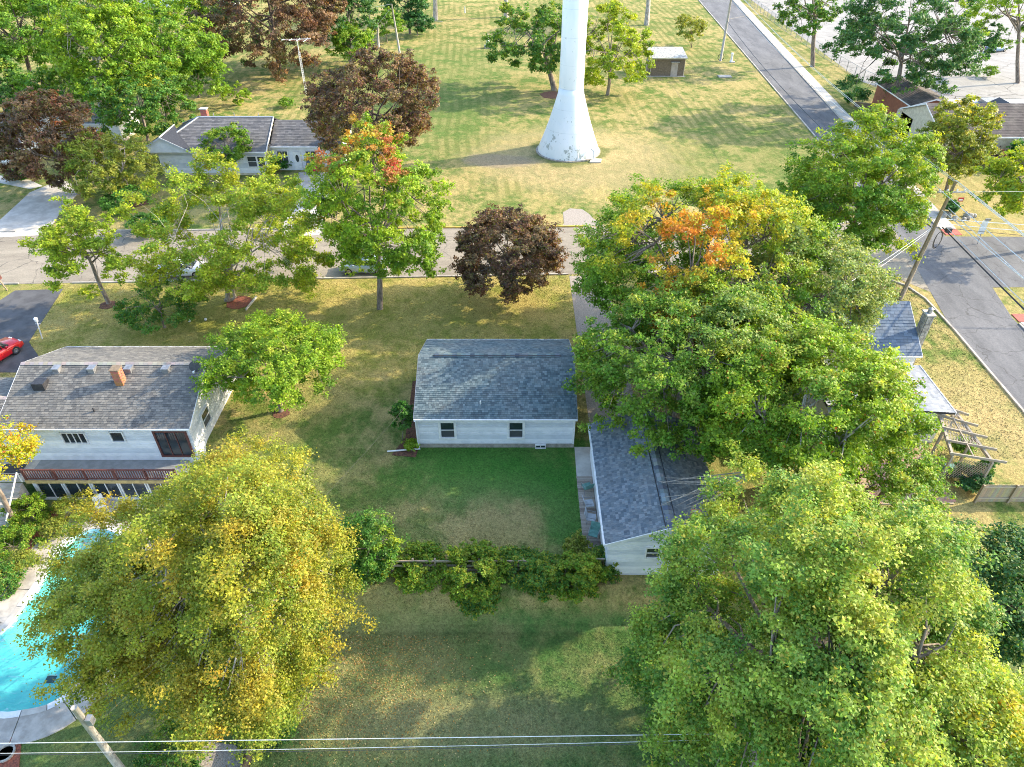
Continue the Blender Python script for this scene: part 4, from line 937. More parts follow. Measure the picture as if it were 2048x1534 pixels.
# ---------------------------------------------------------------- water tower
TW = Vector((7.25, 89.8, 0))
wt = thing('water_tower', 'tall white water tower with peeling paint on its flared foot', 'water tower', TW)
b = MB(); b.lathe([(4.15,-.2),(4.15,.12),(3.9,.12)], TW, 64); b.build('footing', M['foundation'], wt, smooth=False)
b = MB(); b.lathe([(3.90,.1),(3.86,.45),(3.25,2.0),(2.68,3.6),(2.20,5.1),(1.85,6.3),(1.62,7.1),(1.51,7.9)], TW, 72); b.build('flared_base', M['tower'], wt, smooth=True)
b = MB(); b.lathe([(1.51,7.9),(1.47,12),(1.46,30.5)], TW, 64); b.build('shaft', M['tower'], wt, smooth=True)
b = MB(); b.lathe([(1.46,30.5),(1.9,31.6),(3.4,32.8),(5.4,34.4),(6.5,36.6),(6.8,38.5),(6.4,40.7),(5.2,42.7),(3.2,44.1),(1.2,44.7),(0.05,44.8)], TW, 64); b.build('tank', M['tower'], wt, smooth=True)
M['seam'] = simple('weld_seam', (0.66, 0.71, 0.70), None, 3, .6)
for z, r in ((3.1,2.87),(5.6,2.06),(7.9,1.515),(10.6,1.475),(13.6,1.47),(16.6,1.465)):
    b = MB(); b.lathe([(r-.02,z-.018),(r+.012,z-.008),(r+.012,z+.008),(r-.02,z+.018)], TW, 64); b.f.pop(); b.c.pop(); b.build('weld_seam', M['seam'], wt, smooth=True)
b = MB(); b.tube([TW+Vector((.95,-3.78,.4)), TW+Vector((.75,-2.86,3.1))], .025, 5); b.build('weld_seam', M['seam'], wt)
b = MB(); q0 = TW+Vector((2.9,-3.3,0)); b.tube([q0+Vector((-.3,.4,1.3)), q0+Vector((0,0,1.2)), q0+Vector((.1,-.2,.25))], .16, 8); b.build('overflow_pipe', M['white_paint'], wt)
b = MB(); b.prism([(q0.x-.5,q0.y-1.0),(q0.x+.9,q0.y-1.0),(q0.x+1.1,q0.y+.1),(q0.x-.2,q0.y+.3)], -.05, .14); b.build('splash_block', M['pale_concrete'], wt)

# ---------------------------------------------------------------- trees
rng = np.random.default_rng(11)
def leaf_object(name, P, Nn, size, col, parent, mat, tri=False, aspect=0.75):
    n = len(P)
    r = rng.normal(size=(n, 3)); a = np.cross(Nn, r); a /= np.linalg.norm(a, axis=1, keepdims=True) + 1e-9
    b = np.cross(Nn, a); s = (size * rng.uniform(.7, 1.35, n))[:, None]
    if tri: V = np.stack([P + a*s*.62, P - a*s*.42 + b*s*.55, P - a*s*.42 - b*s*.55], 1); k = 3
    else: V = np.stack([P + a*s*.62, P + b*s*.5*aspect + Nn*s*.10, P - a*s*.55, P - b*s*.5*aspect + Nn*s*.10], 1); k = 4
    me = bpy.data.meshes.new(name); me.vertices.add(n*k); me.vertices.foreach_set('co', (V.reshape(-1, 3)).astype(np.float32).ravel())
    me.loops.add(n*k); me.loops.foreach_set('vertex_index', np.arange(n*k, dtype=np.int32))
    me.polygons.add(n); me.polygons.foreach_set('loop_start', np.arange(0, n*k, k, dtype=np.int32)); me.polygons.foreach_set('loop_total', np.full(n, k, dtype=np.int32))
    at = me.attributes.new('Col', 'FLOAT_COLOR', 'FACE'); at.data.foreach_set('color', np.concatenate([np.clip(col, 0, 1), np.ones((n, 1))], 1).astype(np.float32).ravel())
    me.materials.append(mat); me.update()
    o = bpy.data.objects.new(name, me); C.objects.link(o); o.parent = parent
    return o
# leaf colours: (list of rgb), mixed clump by clump
PAL = {
 'lime': [(.21,.30,.022),(.15,.235,.02),(.29,.36,.03),(.10,.18,.02)],
 'yellowlime': [(.30,.34,.025),(.23,.30,.025),(.36,.37,.03),(.15,.22,.025)],
 'autumn': [(.29,.28,.03),(.22,.245,.03),(.36,.31,.035),(.12,.165,.02),(.38,.25,.03),(.15,.19,.02),(.26,.29,.05)],
 'silver': [(.22,.32,.07),(.15,.25,.05),(.33,.40,.08),(.09,.17,.03),(.38,.40,.07),(.12,.21,.04)],
 'green': [(.07,.175,.03),(.05,.13,.025),(.11,.22,.035),(.10,.19,.045)],
 'midgreen': [(.13,.235,.025),(.085,.175,.022),(.18,.28,.03),(.22,.29,.035)],
 'dark': [(.04,.125,.045),(.03,.095,.033),(.07,.165,.055),(.10,.19,.075)],
 'grey_green': [(.17,.22,.07),(.13,.19,.05),(.24,.28,.10),(.27,.29,.08)],
 'maroon': [(.19,.09,.062),(.12,.065,.05),(.28,.165,.105),(.17,.12,.07),(.075,.045,.038)],
 'orange': [(.55,.20,.025),(.50,.15,.03),(.50,.28,.03)],
 'gold': [(.50,.36,.02),(.42,.36,.02),(.36,.36,.025),(.27,.31,.025)],
 'red': [(.42,.08,.06),(.46,.14,.08),(.36,.12,.05)],
 'olive': [(.21,.22,.04),(.15,.19,.03),(.28,.27,.05)],
 'tips': [(.36,.36,.05),(.33,.38,.06),(.42,.36,.06)],
 'deep': [(.035,.13,.02),(.05,.16,.03),(.07,.19,.03),(.04,.12,.02)],
}
LEAFK = np.array([1.22, 1.36, 1.15])
def crown_points(c, r, nclump, nleaf, clump_r, seed, lobes=7, lump=.35, hollow=.45, flat=.62, low=0.0, gap=0.0):
    rs = np.random.default_rng(seed)
    L = rs.normal(size=(lobes, 3)); L /= np.linalg.norm(L, axis=1, keepdims=True); L[:, 2] = np.abs(L[:, 2])*.9 - .2
    L /= np.linalg.norm(L, axis=1, keepdims=True)
    D = []; 
    while len(D) < nclump:
        d = rs.normal(size=3); d /= np.linalg.norm(d)
        if d[2] < -0.55 + low and rs.random() < .8: continue
        k = np.max(L @ d)
        rad = (1 - lump) + lump * sstep((k - .35) / .5)
        if gap and k < .45 and rs.random() < gap: continue
        D.append(d * rad * (hollow + (1-hollow) * rs.random() ** .5))
    D = np.array(D); T = D * (np.array(r) - clump_r*.55) + np.array(c)
    return T, D, rs
def make_leaves(T, D, rs, c, r, nleaf, clump_r, flat, pal, patches, tip_pal, droop, sub=10, spray=0.0):
    K = len(T); cr = clump_r * rs.uniform(.6, 1.3, K)
    S = rs.normal(size=(K, sub, 3)); S /= np.linalg.norm(S, axis=2, keepdims=True); S *= (rs.random((K, sub, 1)) ** .45)
    S[:, :, 2] *= flat; S = S * cr[:, None, None] * (1 - .45*spray)
    # sprays drag outwards and down
    rad = D / (np.linalg.norm(D, axis=1, keepdims=True) + 1e-6)
    S = S + rad[:, None, :] * (rs.random((K, sub, 1)) * cr[:, None, None] * (.35 + 1.3*spray))
    SP = (T[:, None, :] + S).reshape(-1, 3); cid = np.repeat(np.arange(K), sub)
    SP[:, 2] -= droop * (np.linalg.norm((SP - np.array(c))[:, :2], axis=1) / max(r[0], .1)) ** 2
    m = len(SP); per = np.maximum(1, rs.poisson(nleaf / m, m)); sid = np.repeat(np.arange(m), per); n = len(sid)
    sr = clump_r * .27
    J = rs.normal(size=(n, 3)) * sr * .62; J[:, 2] *= .62
    P = SP[sid] + J
    out = (P - np.array(c)) / np.array(r); 
    Nn = out * .5 + rs.normal(size=(n, 3)) * .62 + np.array([0, 0, .75]); Nn /= np.linalg.norm(Nn, axis=1, keepdims=True)
    pal_a = np.array(PAL[pal]); pc = rs.integers(0, len(pal_a), K)
    base = pal_a[pc][cid]                                        # per sub spray
    alt = pal_a[rs.integers(0, len(pal_a), m)]
    base = base * .55 + alt * .45
    Dn = (SP - np.array(c)) / np.array(r)
    crest = [((0, 0, .85), (1.1, 1.1, .45), 'tips', .38)] if pal in ('lime', 'green', 'midgreen', 'silver', 'yellowlime') and nleaf > 9000 else []
    for (ctr, rr, pp, w) in crest + list(patches or []):
        d = np.linalg.norm((Dn - np.array(ctr)) / np.array(rr), axis=1); pw = np.clip(1.35 - d + rs.normal(size=m)*.18, 0, 1) * w; pa_ = np.array(PAL[pp])[rs.integers(0, len(PAL[pp]), m)]
        hit = (rs.random(m) < pw)[:, None]; pk = np.clip(.25 + .75*pw, 0, 1)[:, None]; base = np.where(hit, base * (1 - pk) + pa_ * pk, base)
    col = base[sid] * LEAFK * rs.uniform(.65, 1.35, (n, 1)) * (1 + rs.normal(size=(n, 3)) * .05)
    if tip_pal:
        f = (rs.random(n) < tip_pal[1]); tp = np.array(PAL[tip_pal[0]])[rs.integers(0, len(PAL[tip_pal[0]]), n)]; col[f] = tp[f]
    return P, Nn, col
def limb_paths(base, c, r, T, rs, trunk_r, nlimb, split=.35, stems=1, bark_lean=0.0):
    """trunk, main limbs and a twig to each clump; returns (trunk MB, branch MB)"""
    tr = MB(); br = MB(); base = Vector(base); c_ = Vector(c)
    forks = []
    for sidx in range(stems):
        b0 = base + Vector((rs.uniform(-.25, .25), rs.uniform(-.25, .25), 0)) * (stems > 1)
        top = base.lerp(c_, .5) + Vector((rs.uniform(-.3, .3), rs.uniform(-.3, .3), 0)) + (Vector((math.cos(sidx*2.4), math.sin(sidx*2.4), 0)) * r[0] * .18 if stems > 1 else Vector())
        fz = base.z + (c_.z - r[2]*split - base.z)
        fork = base.lerp(top, max(.25, min(.9, (fz-base.z)/max(.1, top.z-base.z)))); fork.z = max(base.z+.4, fz)
        q1 = b0.lerp(fork, .5) + Vector((rs.uniform(-.12, .12), rs.uniform(-.12, .12), 0)); ed = c_ + Vector((0, 0, r[2]*.45))
        pts = [b0 - Vector((0, 0, .3)), b0 + Vector((0, 0, .15)), q1, fork, fork.lerp(ed, .5) + Vector((rs.uniform(-.3, .3), rs.uniform(-.3, .3), 0)), ed]
        k = trunk_r / (1 + .5*(stems-1)); tr.tube(pts, [k*1.45, k*1.12, k*.92, k*.8, k*.42, k*.12], 9)
        forks.append((fork, ed, k))
    limbs = []
    for i in range(nlimb):
        fk, ed, k = forks[i % len(forks)]
        an = 2*math.pi*(i + rs.uniform(-.25, .25))/nlimb; el = rs.uniform(.15, .9)
        d = Vector((math.cos(an)*math.cos(el), math.sin(an)*math.cos(el), math.sin(el)))
        s0 = fk.lerp(ed, rs.uniform(0, .45)); e = c_ + Vector((d.x*r[0]*.62, d.y*r[1]*.62, d.z*r[2]*.62 - r[2]*.05))
        mid = s0.lerp(e, .5) + Vector((0, 0, -.06*r[2])) + Vector(rs.normal(size=3)) * .05*r[0]
        br.tube([s0, mid, e], [k*.5, k*.32, k*.14], 6, cap=False); limbs.append((s0, mid, e, k))
    for t in T:
        tv = Vector(t); bd = 1e9; bp_ = None
        for (s0, mid, e, k) in limbs:
            for q_ in (e, mid.lerp(e, .85), mid.lerp(e, .7), mid.lerp(e, .5), mid.lerp(e, .25), mid, s0.lerp(mid, .75), s0.lerp(mid, .5)):
                dd = (q_ - tv).length
                if dd < bd: bd = dd; bp_ = q_; kk = k
        m2 = bp_.lerp(tv, .5) + Vector(rs.normal(size=3)) * bd*.08 + Vector((0, 0, bd*.05))
        br.tube([bp_, m2, tv], [min(kk*.17, .07), min(kk*.1, .04), .012], 4, cap=False)
    return tr, br
NLEAF = [0]
DENS = 1.0
def tree(name, label, box, z=None, base=None, pal='midgreen', leaf=.14, n=20000, clump=1.0, k=90, seed=1, trunk=.22, bark='bark', nlimb=7, patches=None, tips=None,
         droop=0.0, group=None, cat='tree', flat=.62, lump=.35, hollow=.45, gap=0.0, rzmin=.55, rzmax=1.25, stems=1, tri=False, low=0.0, yw=1.0, split=.35, gzv=None, lobes=7, also=(), spray=0.0, grow=1.10):
    x0, y0, x1, y1 = box; cxp = (x0+x1)/2; cyp = (y0+y1)/2
    if base is not None:
        zb0 = gzv if gzv is not None else 0.0
        b3 = G(base[0], base[1], zb0); c = atY(cxp, cyp, b3.y)
    else:
        c = G(cxp, cyp, z); b3 = Vector((c.x, c.y, 0)); b3.z = gz(c.x, c.y)
    dpt = depth(c); rx = (x1-x0)/2/F*dpt; hh = (y1-y0)/2/F*dpt
    dirc = (c - Vector((0, 0, CAMH))); dep = math.atan2(CAMH-c.z, math.hypot(c.x, c.y))
    ryy = rx*yw; rz2 = hh*hh - (ryy*math.sin(dep))**2; rz = math.sqrt(max(rz2, .01))/math.cos(dep); rz = min(max(rz, rzmin*rx), rzmax*rx)
    if c.z - rz*.75 < b3.z: c.z = b3.z + rz*.8 if name not in SHRUBS else max(c.z, b3.z + rz*.35)
    if name not in SHRUBS: rx *= grow; ryy *= grow; rz *= min(grow, 1.08)
    r = (rx, ryy, rz)
    th = thing(name, label, cat, b3, group)
    fr = 1 - sum(a_[2] for a_ in also)
    T, D, rs = crown_points(c, r, max(8, int(k*fr)), n, clump, seed, lump=lump, hollow=hollow, flat=flat, gap=gap, low=low, lobes=lobes)
    P, Nn, col = make_leaves(T, D, rs, c, r, int(n*fr), clump, flat, pal, patches, tips, droop, spray=spray)
    for qi, (bx2, z2, f2, pal2) in enumerate(also):
        c2 = G((bx2[0]+bx2[2])/2, (bx2[1]+bx2[3])/2, z2); r2x = (bx2[2]-bx2[0])/2/F*depth(c2)*1.08; r2 = (r2x, r2x*.95, min(r2x*.9, max(.5, (bx2[3]-bx2[1])/2/F*depth(c2)*.95)))
        Ta, Da, rsa = crown_points(c2, r2, max(8, int(k*f2)), n, clump, seed+500+qi, lump=lump, hollow=hollow, flat=flat, gap=gap, low=low)
        Pa, Na, ca = make_leaves(Ta, Da, rsa, c2, r2, int(n*f2), clump, flat, pal2 or pal, None, tips, droop*.4, spray=spray)
        T = np.concatenate([T, Ta]); P = np.concatenate([P, Pa]); Nn = np.concatenate([Nn, Na]); col = np.concatenate([col, ca])
    ok = P[:, 2] > ground_z(P[:, 0], P[:, 1]) + .03; P = P[ok]; Nn = Nn[ok]; col = col[ok]
    NLEAF[0] += len(P)*(1 if tri else 2)
    o = leaf_object('crown' if name not in SHRUBS else 'foliage', P - np.array(b3), Nn, leaf, col, th, M['leaf'], tri); stuff(o)
    if trunk:
        T2 = T.copy(); T2[:, 2] -= droop * (np.linalg.norm((T2 - np.array(c))[:, :2], axis=1) / max(r[0], .1)) ** 2
        tr, br = limb_paths(b3, c, r, T2, rs, trunk, nlimb, split, stems)
        tr.build('trunk' if name not in SHRUBS else 'stem', M[bark], th, smooth=True); br.build('limbs', M[bark], th, smooth=True)
    return th, c, r
SHRUBS = ('shrub', 'hedge', 'climbing_vine', 'young_tree_shrub', 'ivy_hedge', 'hosta')
#TREES
tree('autumn_tree', 'huge yellow gold tree over the swimming pool and lower lawn', (240, 885, 690, 1435), z=6.2, pal='autumn', leaf=.088, n=270000, clump=1.2, k=300, tri=True, also=(((88, 1040, 400, 1420), 4.2, .20, None), ((350, 855, 620, 1080), 7.0, .10, None), ((92, 985, 420, 1230), 4.6, .13, None), ((300, 1200, 620, 1480), 4.0, .10, None), ((370, 980, 610, 1230), 9.5, .09, None)), grow=1.04, seed=21, trunk=.34, bark='pale_bark', nlimb=11, droop=1.4, hollow=.5, tips=('tips', .12), lump=.28, lobes=12, gap=.15)
tree('silver_maple', 'huge pale green feathery maple filling the bottom right corner', (1285, 960, 1940, 1640), z=7.2, pal='silver', leaf=.10, n=245000, clump=1.2, k=230, tri=True, also=(((1400, 920, 1700, 1160), 8.0, .1, None), ((1700, 960, 1930, 1280), 7.0, .1, None), ((1480, 1130, 1780, 1430), 10.5, .12, None)), spray=.5, grow=1.04, lobes=12, seed=22, trunk=.42, nlimb=11, droop=1.2, hollow=.5, tips=('tips', .10), lump=.42, gap=.3)
tree('orange_maple', 'big round maple turning orange and gold at its top beside the street', (1165, 352, 1650, 720), z=7.2, pal='midgreen', tri=True, also=(((1172, 430, 1420, 650), 6.0, .16, None),), leaf=.14, n=125000, clump=1.2, k=280, seed=23, trunk=.36, nlimb=9, hollow=.6, lump=.12, low=.1, rzmin=.7,
     patches=[((-.2, -.2, .7), (.8, .9, .65), 'gold', .85), ((.3, -.1, .8), (.7, .9, .5), 'gold', .8), ((-.25, -.3, .8), (.42, .6, .35), 'orange', .7), ((.1, -.1, .95), (.5, .6, .25), 'orange', .3), ((-.35, -.8, .15), (.26, .45, .24), 'orange', 1.0), ((-.3, -.45, .65), (.24, .45, .26), 'orange', .9), ((-.75, -.5, .45), (.22, .5, .3), 'gold', .5), ((.1, -.1, .95), (.12, .3, .15), 'orange', .5)])
tree('pale_maple', 'grey green maple crown just right of the orange topped maple', (1440, 440, 1760, 720), z=6.6, pal='grey_green', leaf=.16, n=42000, clump=1.1, k=110, seed=24, trunk=.30, nlimb=8, hollow=.5, lump=.35, tips=('tips', .08))
tree('dark_maple', 'broad dark green maple overhanging the driveway right of the white house', (1160, 545, 1590, 905), z=6.4, pal='midgreen', tri=True, leaf=.135, n=110000, clump=1.05, k=240, seed=25, trunk=.36, nlimb=9, hollow=.55, lump=.22, tips=('silver', .18), patches=[((.3,-.2,.7),(.5,.6,.4),'grey_green',.6)])
tree('lime_maple', 'bright lime green maple with visible pale limbs above the corner house', (1385, 630, 1822, 975), z=7.0, pal='lime', grow=1.03, tri=True, leaf=.125, n=115000, clump=1.15, k=190, seed=26, trunk=.36, bark='pale_bark', nlimb=10, hollow=.5, lump=.35, gap=.3, spray=.2, patches=[((.75,-.2,.3),(.35,.6,.5),'yellowlime',.5), ((-.2,-.5,-.3),(.8,.5,.5),'midgreen',.8)], tips=('orange', .015))
tree('bushy_tree', 'bushy green tree in front of the brick patio right of the garage', (1640, 870, 1895, 1040), z=3.4, pal='midgreen', leaf=.12, n=26000, clump=.8, k=80, seed=27, trunk=.16, hollow=.5, tips=('tips', .08))
tree('corner_maple', 'tall yellow tipped maple hiding the street corner', (1572, 232, 1850, 560), base=(1692, 560), yw=.8, tri=True, pal='midgreen', leaf=.16, n=78000, clump=1.3, k=130, seed=28, trunk=.28, nlimb=9, hollow=.45, lump=.38, gap=.4, patches=[((.1,0,.6),(1.1,1.1,.75),'yellowlime',.9), ((.8,-.3,-.2),(.4,.6,.5),'gold',.55)], rzmax=1.5)
tree('thin_yellow_tree', 'thin yellowing tree in front of the dark roofed house', (1832, 200, 1985, 395), base=(1892, 382), pal='olive', leaf=.2, n=22000, clump=1.0, k=95, seed=29, trunk=.2, hollow=.3, lump=.4, gap=.5, patches=[((0,0,.8),(1,1,.5),'gold',.6)], rzmax=1.6, tri=True)
tree('red_tipped_maple', 'street maple with red top branches beside the street', (615, 262, 885, 620), base=(760, 617), pal='lime', tri=True, leaf=.155, n=56000, clump=1.0, k=140, seed=30, trunk=.24, nlimb=9, hollow=.4, lump=.38, gap=.3, patches=[((-.45,-.2,.8),(.32,.6,.30),'red',.75), ((.36,-.2,.74),(.26,.6,.36),'red',1.0), ((-.1,0,.92),(.4,.6,.22),'orange',.55), ((-.8,-.2,.1),(.2,.4,.3),'orange',.3)], rzmax=1.6)
tree('crimson_maple', 'small round dark crimson maple on the front lawn by the street', (912, 415, 1118, 602), base=(1018, 598), pal='maroon', tri=True, tips=('olive', .08), leaf=.13, n=68000, clump=.75, k=230, seed=31, trunk=.16, nlimb=7, hollow=.55, lump=.06, rzmin=.8)
tree('spreading_maple', 'wide multi stemmed light green maple over the street and parked car', (275, 300, 640, 645), base=(458, 602), pal='yellowlime', tri=True, leaf=.14, n=70000, spray=.35, clump=1.15, k=130, seed=32, trunk=.34, bark='pale_bark', tips=('tips', .15), nlimb=11, hollow=.4, lump=.45, gap=.5, stems=3, rzmax=1.3, split=.8)
tree('leaning_tree', 'small leaning light green tree beside the dark driveway', (35, 400, 280, 600), base=(218, 607), pal='yellowlime', leaf=.16, n=19000, clump=.9, k=52, seed=33, trunk=.17, nlimb=7, hollow=.3, lump=.5, gap=.6, yw=.8, patches=[((0,0,.9),(1,1,.6),'yellowlime',.4)])
tree('weeping_tree', 'low drooping green tree on the shaded front lawn', (225, 565, 400, 660), base=(330, 655), pal='green', leaf=.13, n=12000, clump=.7, k=42, seed=34, trunk=.1, hollow=.4, lump=.4, droop=.4, tips=('lime', .2))
tree('yellow_green_tree', 'compact yellow green tree beside the weathered grey roof', (415, 620, 680, 825), base=(562, 822), pal='lime', leaf=.13, n=46000, clump=.9, k=120, seed=35, trunk=.18, nlimb=9, hollow=.45, lump=.35, gap=.3, patches=[((-.3,-.3,-.5),(.9,.8,.5),'yellowlime',.5)])
tree('maroon_tree', 'large maroon maple right of the cross gabled house', (618, 108, 888, 345), base=(745, 365), pal='maroon', tri=True, leaf=.19, n=60000, clump=1.1, k=210, seed=36, trunk=.3, bark='dark_bark', hollow=.55, lump=.3, patches=[((-.3,-.2,-.2),(.8,.8,.6),'olive',.30)], tips=('olive', .1))
tree('maroon_tree', 'maroon maple near the left edge beside the pale driveway', (2, 180, 190, 392), base=(158, 388), pal='maroon', tri=True, tips=('olive', .08), leaf=.19, n=42000, clump=1.0, k=150, seed=37, trunk=.22, hollow=.55, lump=.3, patches=[((.2,.3,.6),(.6,.6,.5),'red',.30)])
tree('maroon_tree', 'very large dark reddish tree at the top behind the television antenna', (410, -80, 685, 200), base=(560, 148), pal='maroon', leaf=.27, n=60000, clump=1.7, k=200, seed=38, trunk=.4, bark='dark_bark', hollow=.5, lump=.3, patches=[((.2,.2,.3),(.7,.7,.6),'olive',.35), ((-.4,-.2,-.2),(.8,.8,.8),'deep',.4)], rzmax=1.0, tri=True)
tree('olive_tree', 'olive green tree between the maroon maple and the cross gabled house', (140, 262, 312, 410), base=(272, 402), pal='olive', leaf=.19, n=20000, clump=1.0, k=75, seed=39, trunk=.2, bark='pale_bark', hollow=.4, lump=.45, gap=.4, patches=[((-.4,-.3,0),(.5,.6,.8),'midgreen',.6)])
tree('round_tree', 'small round green tree hiding the front of the cross gabled house', (402, 250, 508, 335), base=(455, 352), pal='midgreen', leaf=.18, n=11000, clump=.7, k=55, seed=40, trunk=.12, hollow=.5, patches=[((-.4,0,.6),(.5,.6,.5),'yellowlime',.7)])
tree('shade_tree', 'tall green tree at the top left with a dark leaning trunk', (-70, -50, 150, 160), base=(68, 182), pal='midgreen', leaf=.26, n=30000, clump=1.6, k=110, seed=41, trunk=.34, bark='dark_bark', hollow=.45, lump=.4, tri=True, rzmax=.95)
tree('shade_tree', 'large light green tree left of the chimneyed roof', (95, -30, 320, 240), base=(205, 268), pal='lime', leaf=.24, n=40000, clump=1.4, k=140, seed=42, trunk=.32, bark='pale_bark', hollow=.45, lump=.4, tri=True, patches=[((.2,-.2,-.3),(.7,.7,.7),'midgreen',.7)])
tree('shade_tree', 'rounded bright green tree behind the chimneyed roof', (235, -10, 440, 225), base=(335, 232), pal='midgreen', leaf=.24, n=36000, clump=1.4, k=130, seed=43, trunk=.3, hollow=.5, lump=.4, tri=True, patches=[((0,.2,.5),(.8,.8,.5),'lime',.7)])
tree('shade_tree', 'green tree touching the left end of the hipped roof', (180, 130, 385, 290), base=(300, 296), pal='green', leaf=.2, n=30000, clump=1.0, k=110, seed=44, trunk=.2, hollow=.5, lump=.35, tri=True, patches=[((.3,0,.5),(.2,.4,.2),'gold',.7)], tips=('lime', .2))
tree('conical_evergreen', 'dark blue green evergreen at the top right of the reddish tree', (640, -60, 755, 125), base=(700, 122), pal='dark', leaf=.26, n=16000, clump=1.2, k=80, seed=45, trunk=.25, hollow=.4, tri=True, rzmax=1.7, tips=('green', .3))
tree('shrub', 'rounded olive shrub behind the wooden poles at the top', (735, 12, 812, 85), base=(775, 85), pal='midgreen', leaf=.25, n=6000, clump=.9, k=40, seed=46, trunk=.08, cat='shrub', tri=True)
tree('dark_evergreen', 'dark evergreen mass left of the thick pale trunk at the top', (765, -70, 870, 62), base=(820, 68), pal='dark', leaf=.3, n=12000, clump=1.4, k=60, seed=47, trunk=.25, hollow=.5, tri=True, rzmax=1.5)
tree('ash_tree', 'green tree left of the water tower with a forked trunk', (975, 0, 1165, 178), base=(1108, 180), pal='green', leaf=.24, n=22000, clump=1.2, k=80, seed=48, trunk=.42, nlimb=8, hollow=.4, lump=.5, gap=.6, tri=True, tips=('lime', .25), patches=[((-.6,0,.3),(.5,.6,.6),'lime',.5)])
tree('yellow_green_tree', 'bright yellow green tree right of the water tower shaft', (1145, 5, 1298, 205), base=(1215, 190), pal='yellowlime', leaf=.22, n=24000, clump=1.1, k=85, seed=49, trunk=.26, hollow=.45, lump=.3, tri=True, patches=[((-.2,.2,0),(.7,.7,.7),'lime',.6)])
tree('twiggy_bush', 'brown twiggy bush behind the utility building', (1345, 28, 1412, 92), base=(1382, 95), pal='olive', leaf=.22, n=3600, clump=.8, k=45, seed=50, trunk=.08, bark='dark_bark', cat='bush', tri=True, stems=3, nlimb=12, patches=[((-.6,0,-.5),(.5,.6,.7),'deep',.9)])
tree('roadside_tree', 'tree with a tall bare trunk beside the chain link fence', (1555, -60, 1680, 88), base=(1625, 133), pal='green', leaf=.25, n=10000, clump=1.1, k=48, seed=51, trunk=.36, hollow=.4, lump=.4, gap=.3, tri=True, tips=('lime', .25), rzmax=1.0)
tree('deep_green_tree', 'broad deep green tree between the sidewalk and dark roofed house', (1665, -30, 1935, 225), base=(1788, 222), pal='dark', leaf=.23, n=46000, clump=1.35, k=150, seed=52, trunk=.36, hollow=.5, lump=.3, tri=True, tips=('green', .45), rzmax=1.1)
tree('small_conifer', 'small dark conifer at the edge of the parking lot', (1922, 48, 2002, 135), base=(1940, 152), pal='dark', leaf=.24, n=6500, clump=.8, k=45, seed=53, trunk=.14, tri=True, hollow=.4)
tree('sparse_tree', 'sparse light green tree in the top right corner', (1915, -60, 2110, 130), base=(2035, 166), pal='lime', leaf=.24, n=11000, clump=1.2, k=52, seed=54, trunk=.3, hollow=.4, lump=.5, gap=.6, tri=True)
tree('edge_tree', 'yellow green tree cut off by the right edge beside the corner lot', (1975, 275, 2140, 480), base=(2075, 500), pal='yellowlime', leaf=.2, n=14000, clump=1.1, k=60, seed=55, trunk=.25, tri=True, patches=[((-.5,-.3,.4),(.5,.6,.5),'gold',.6), ((0,0,-.5),(.9,.9,.5),'green',.7)])
tree('dark_oak', 'dark green tree along the right edge behind the silver maple', (1850, 985, 2110, 1420), z=5.0, pal='dark', leaf=.12, n=48000, clump=1.0, k=130, seed=56, trunk=.3, hollow=.55, tips=('silver', .25))
tree('yellow_maple', 'yellow orange tree in the bottom right corner', (1780, 1340, 2130, 1640), z=6.0, pal='silver', leaf=.115, n=30000, clump=.95, k=85, seed=57, trunk=.26, hollow=.5, patches=[((.3,.2,.5),(.8,.8,.6),'gold',.65), ((.2,.5,.6),(.4,.4,.4),'orange',.3)])
tree('understory_tree', 'deep green tree at the left foot of the silver maple', (1265, 1120, 1480, 1500), z=2.0, pal='green', leaf=.11, n=36000, clump=.85, k=110, seed=58, trunk=.2, hollow=.55, tips=('lime', .25))
tree('understory_tree', 'dark green tree under the silver maple near the bottom edge', (1480, 1330, 1840, 1640), z=2.5, pal='dark', leaf=.12, n=26000, clump=1.0, k=80, seed=59, trunk=.2, hollow=.5, tips=('green', .4))
tree('left_edge_tree', 'golden leaved tree cut by the left edge in front of the stairs', (-170, 830, 62, 1010), z=3.6, pal='gold', leaf=.12, n=12000, clump=.75, k=45, seed=60, trunk=.16, hollow=.35, lump=.5, gap=.4, tips=('orange', .12))
tree('young_maple', 'slender dark and yellow green tree at the left end of the back fence', (690, 1035, 805, 1215), z=.8, pal='green', leaf=.10, n=15000, clump=.55, k=60, seed=61, trunk=.1, rzmax=1.6, patches=[((.7,0,.2),(.5,.8,.9),'yellowlime',.75)])
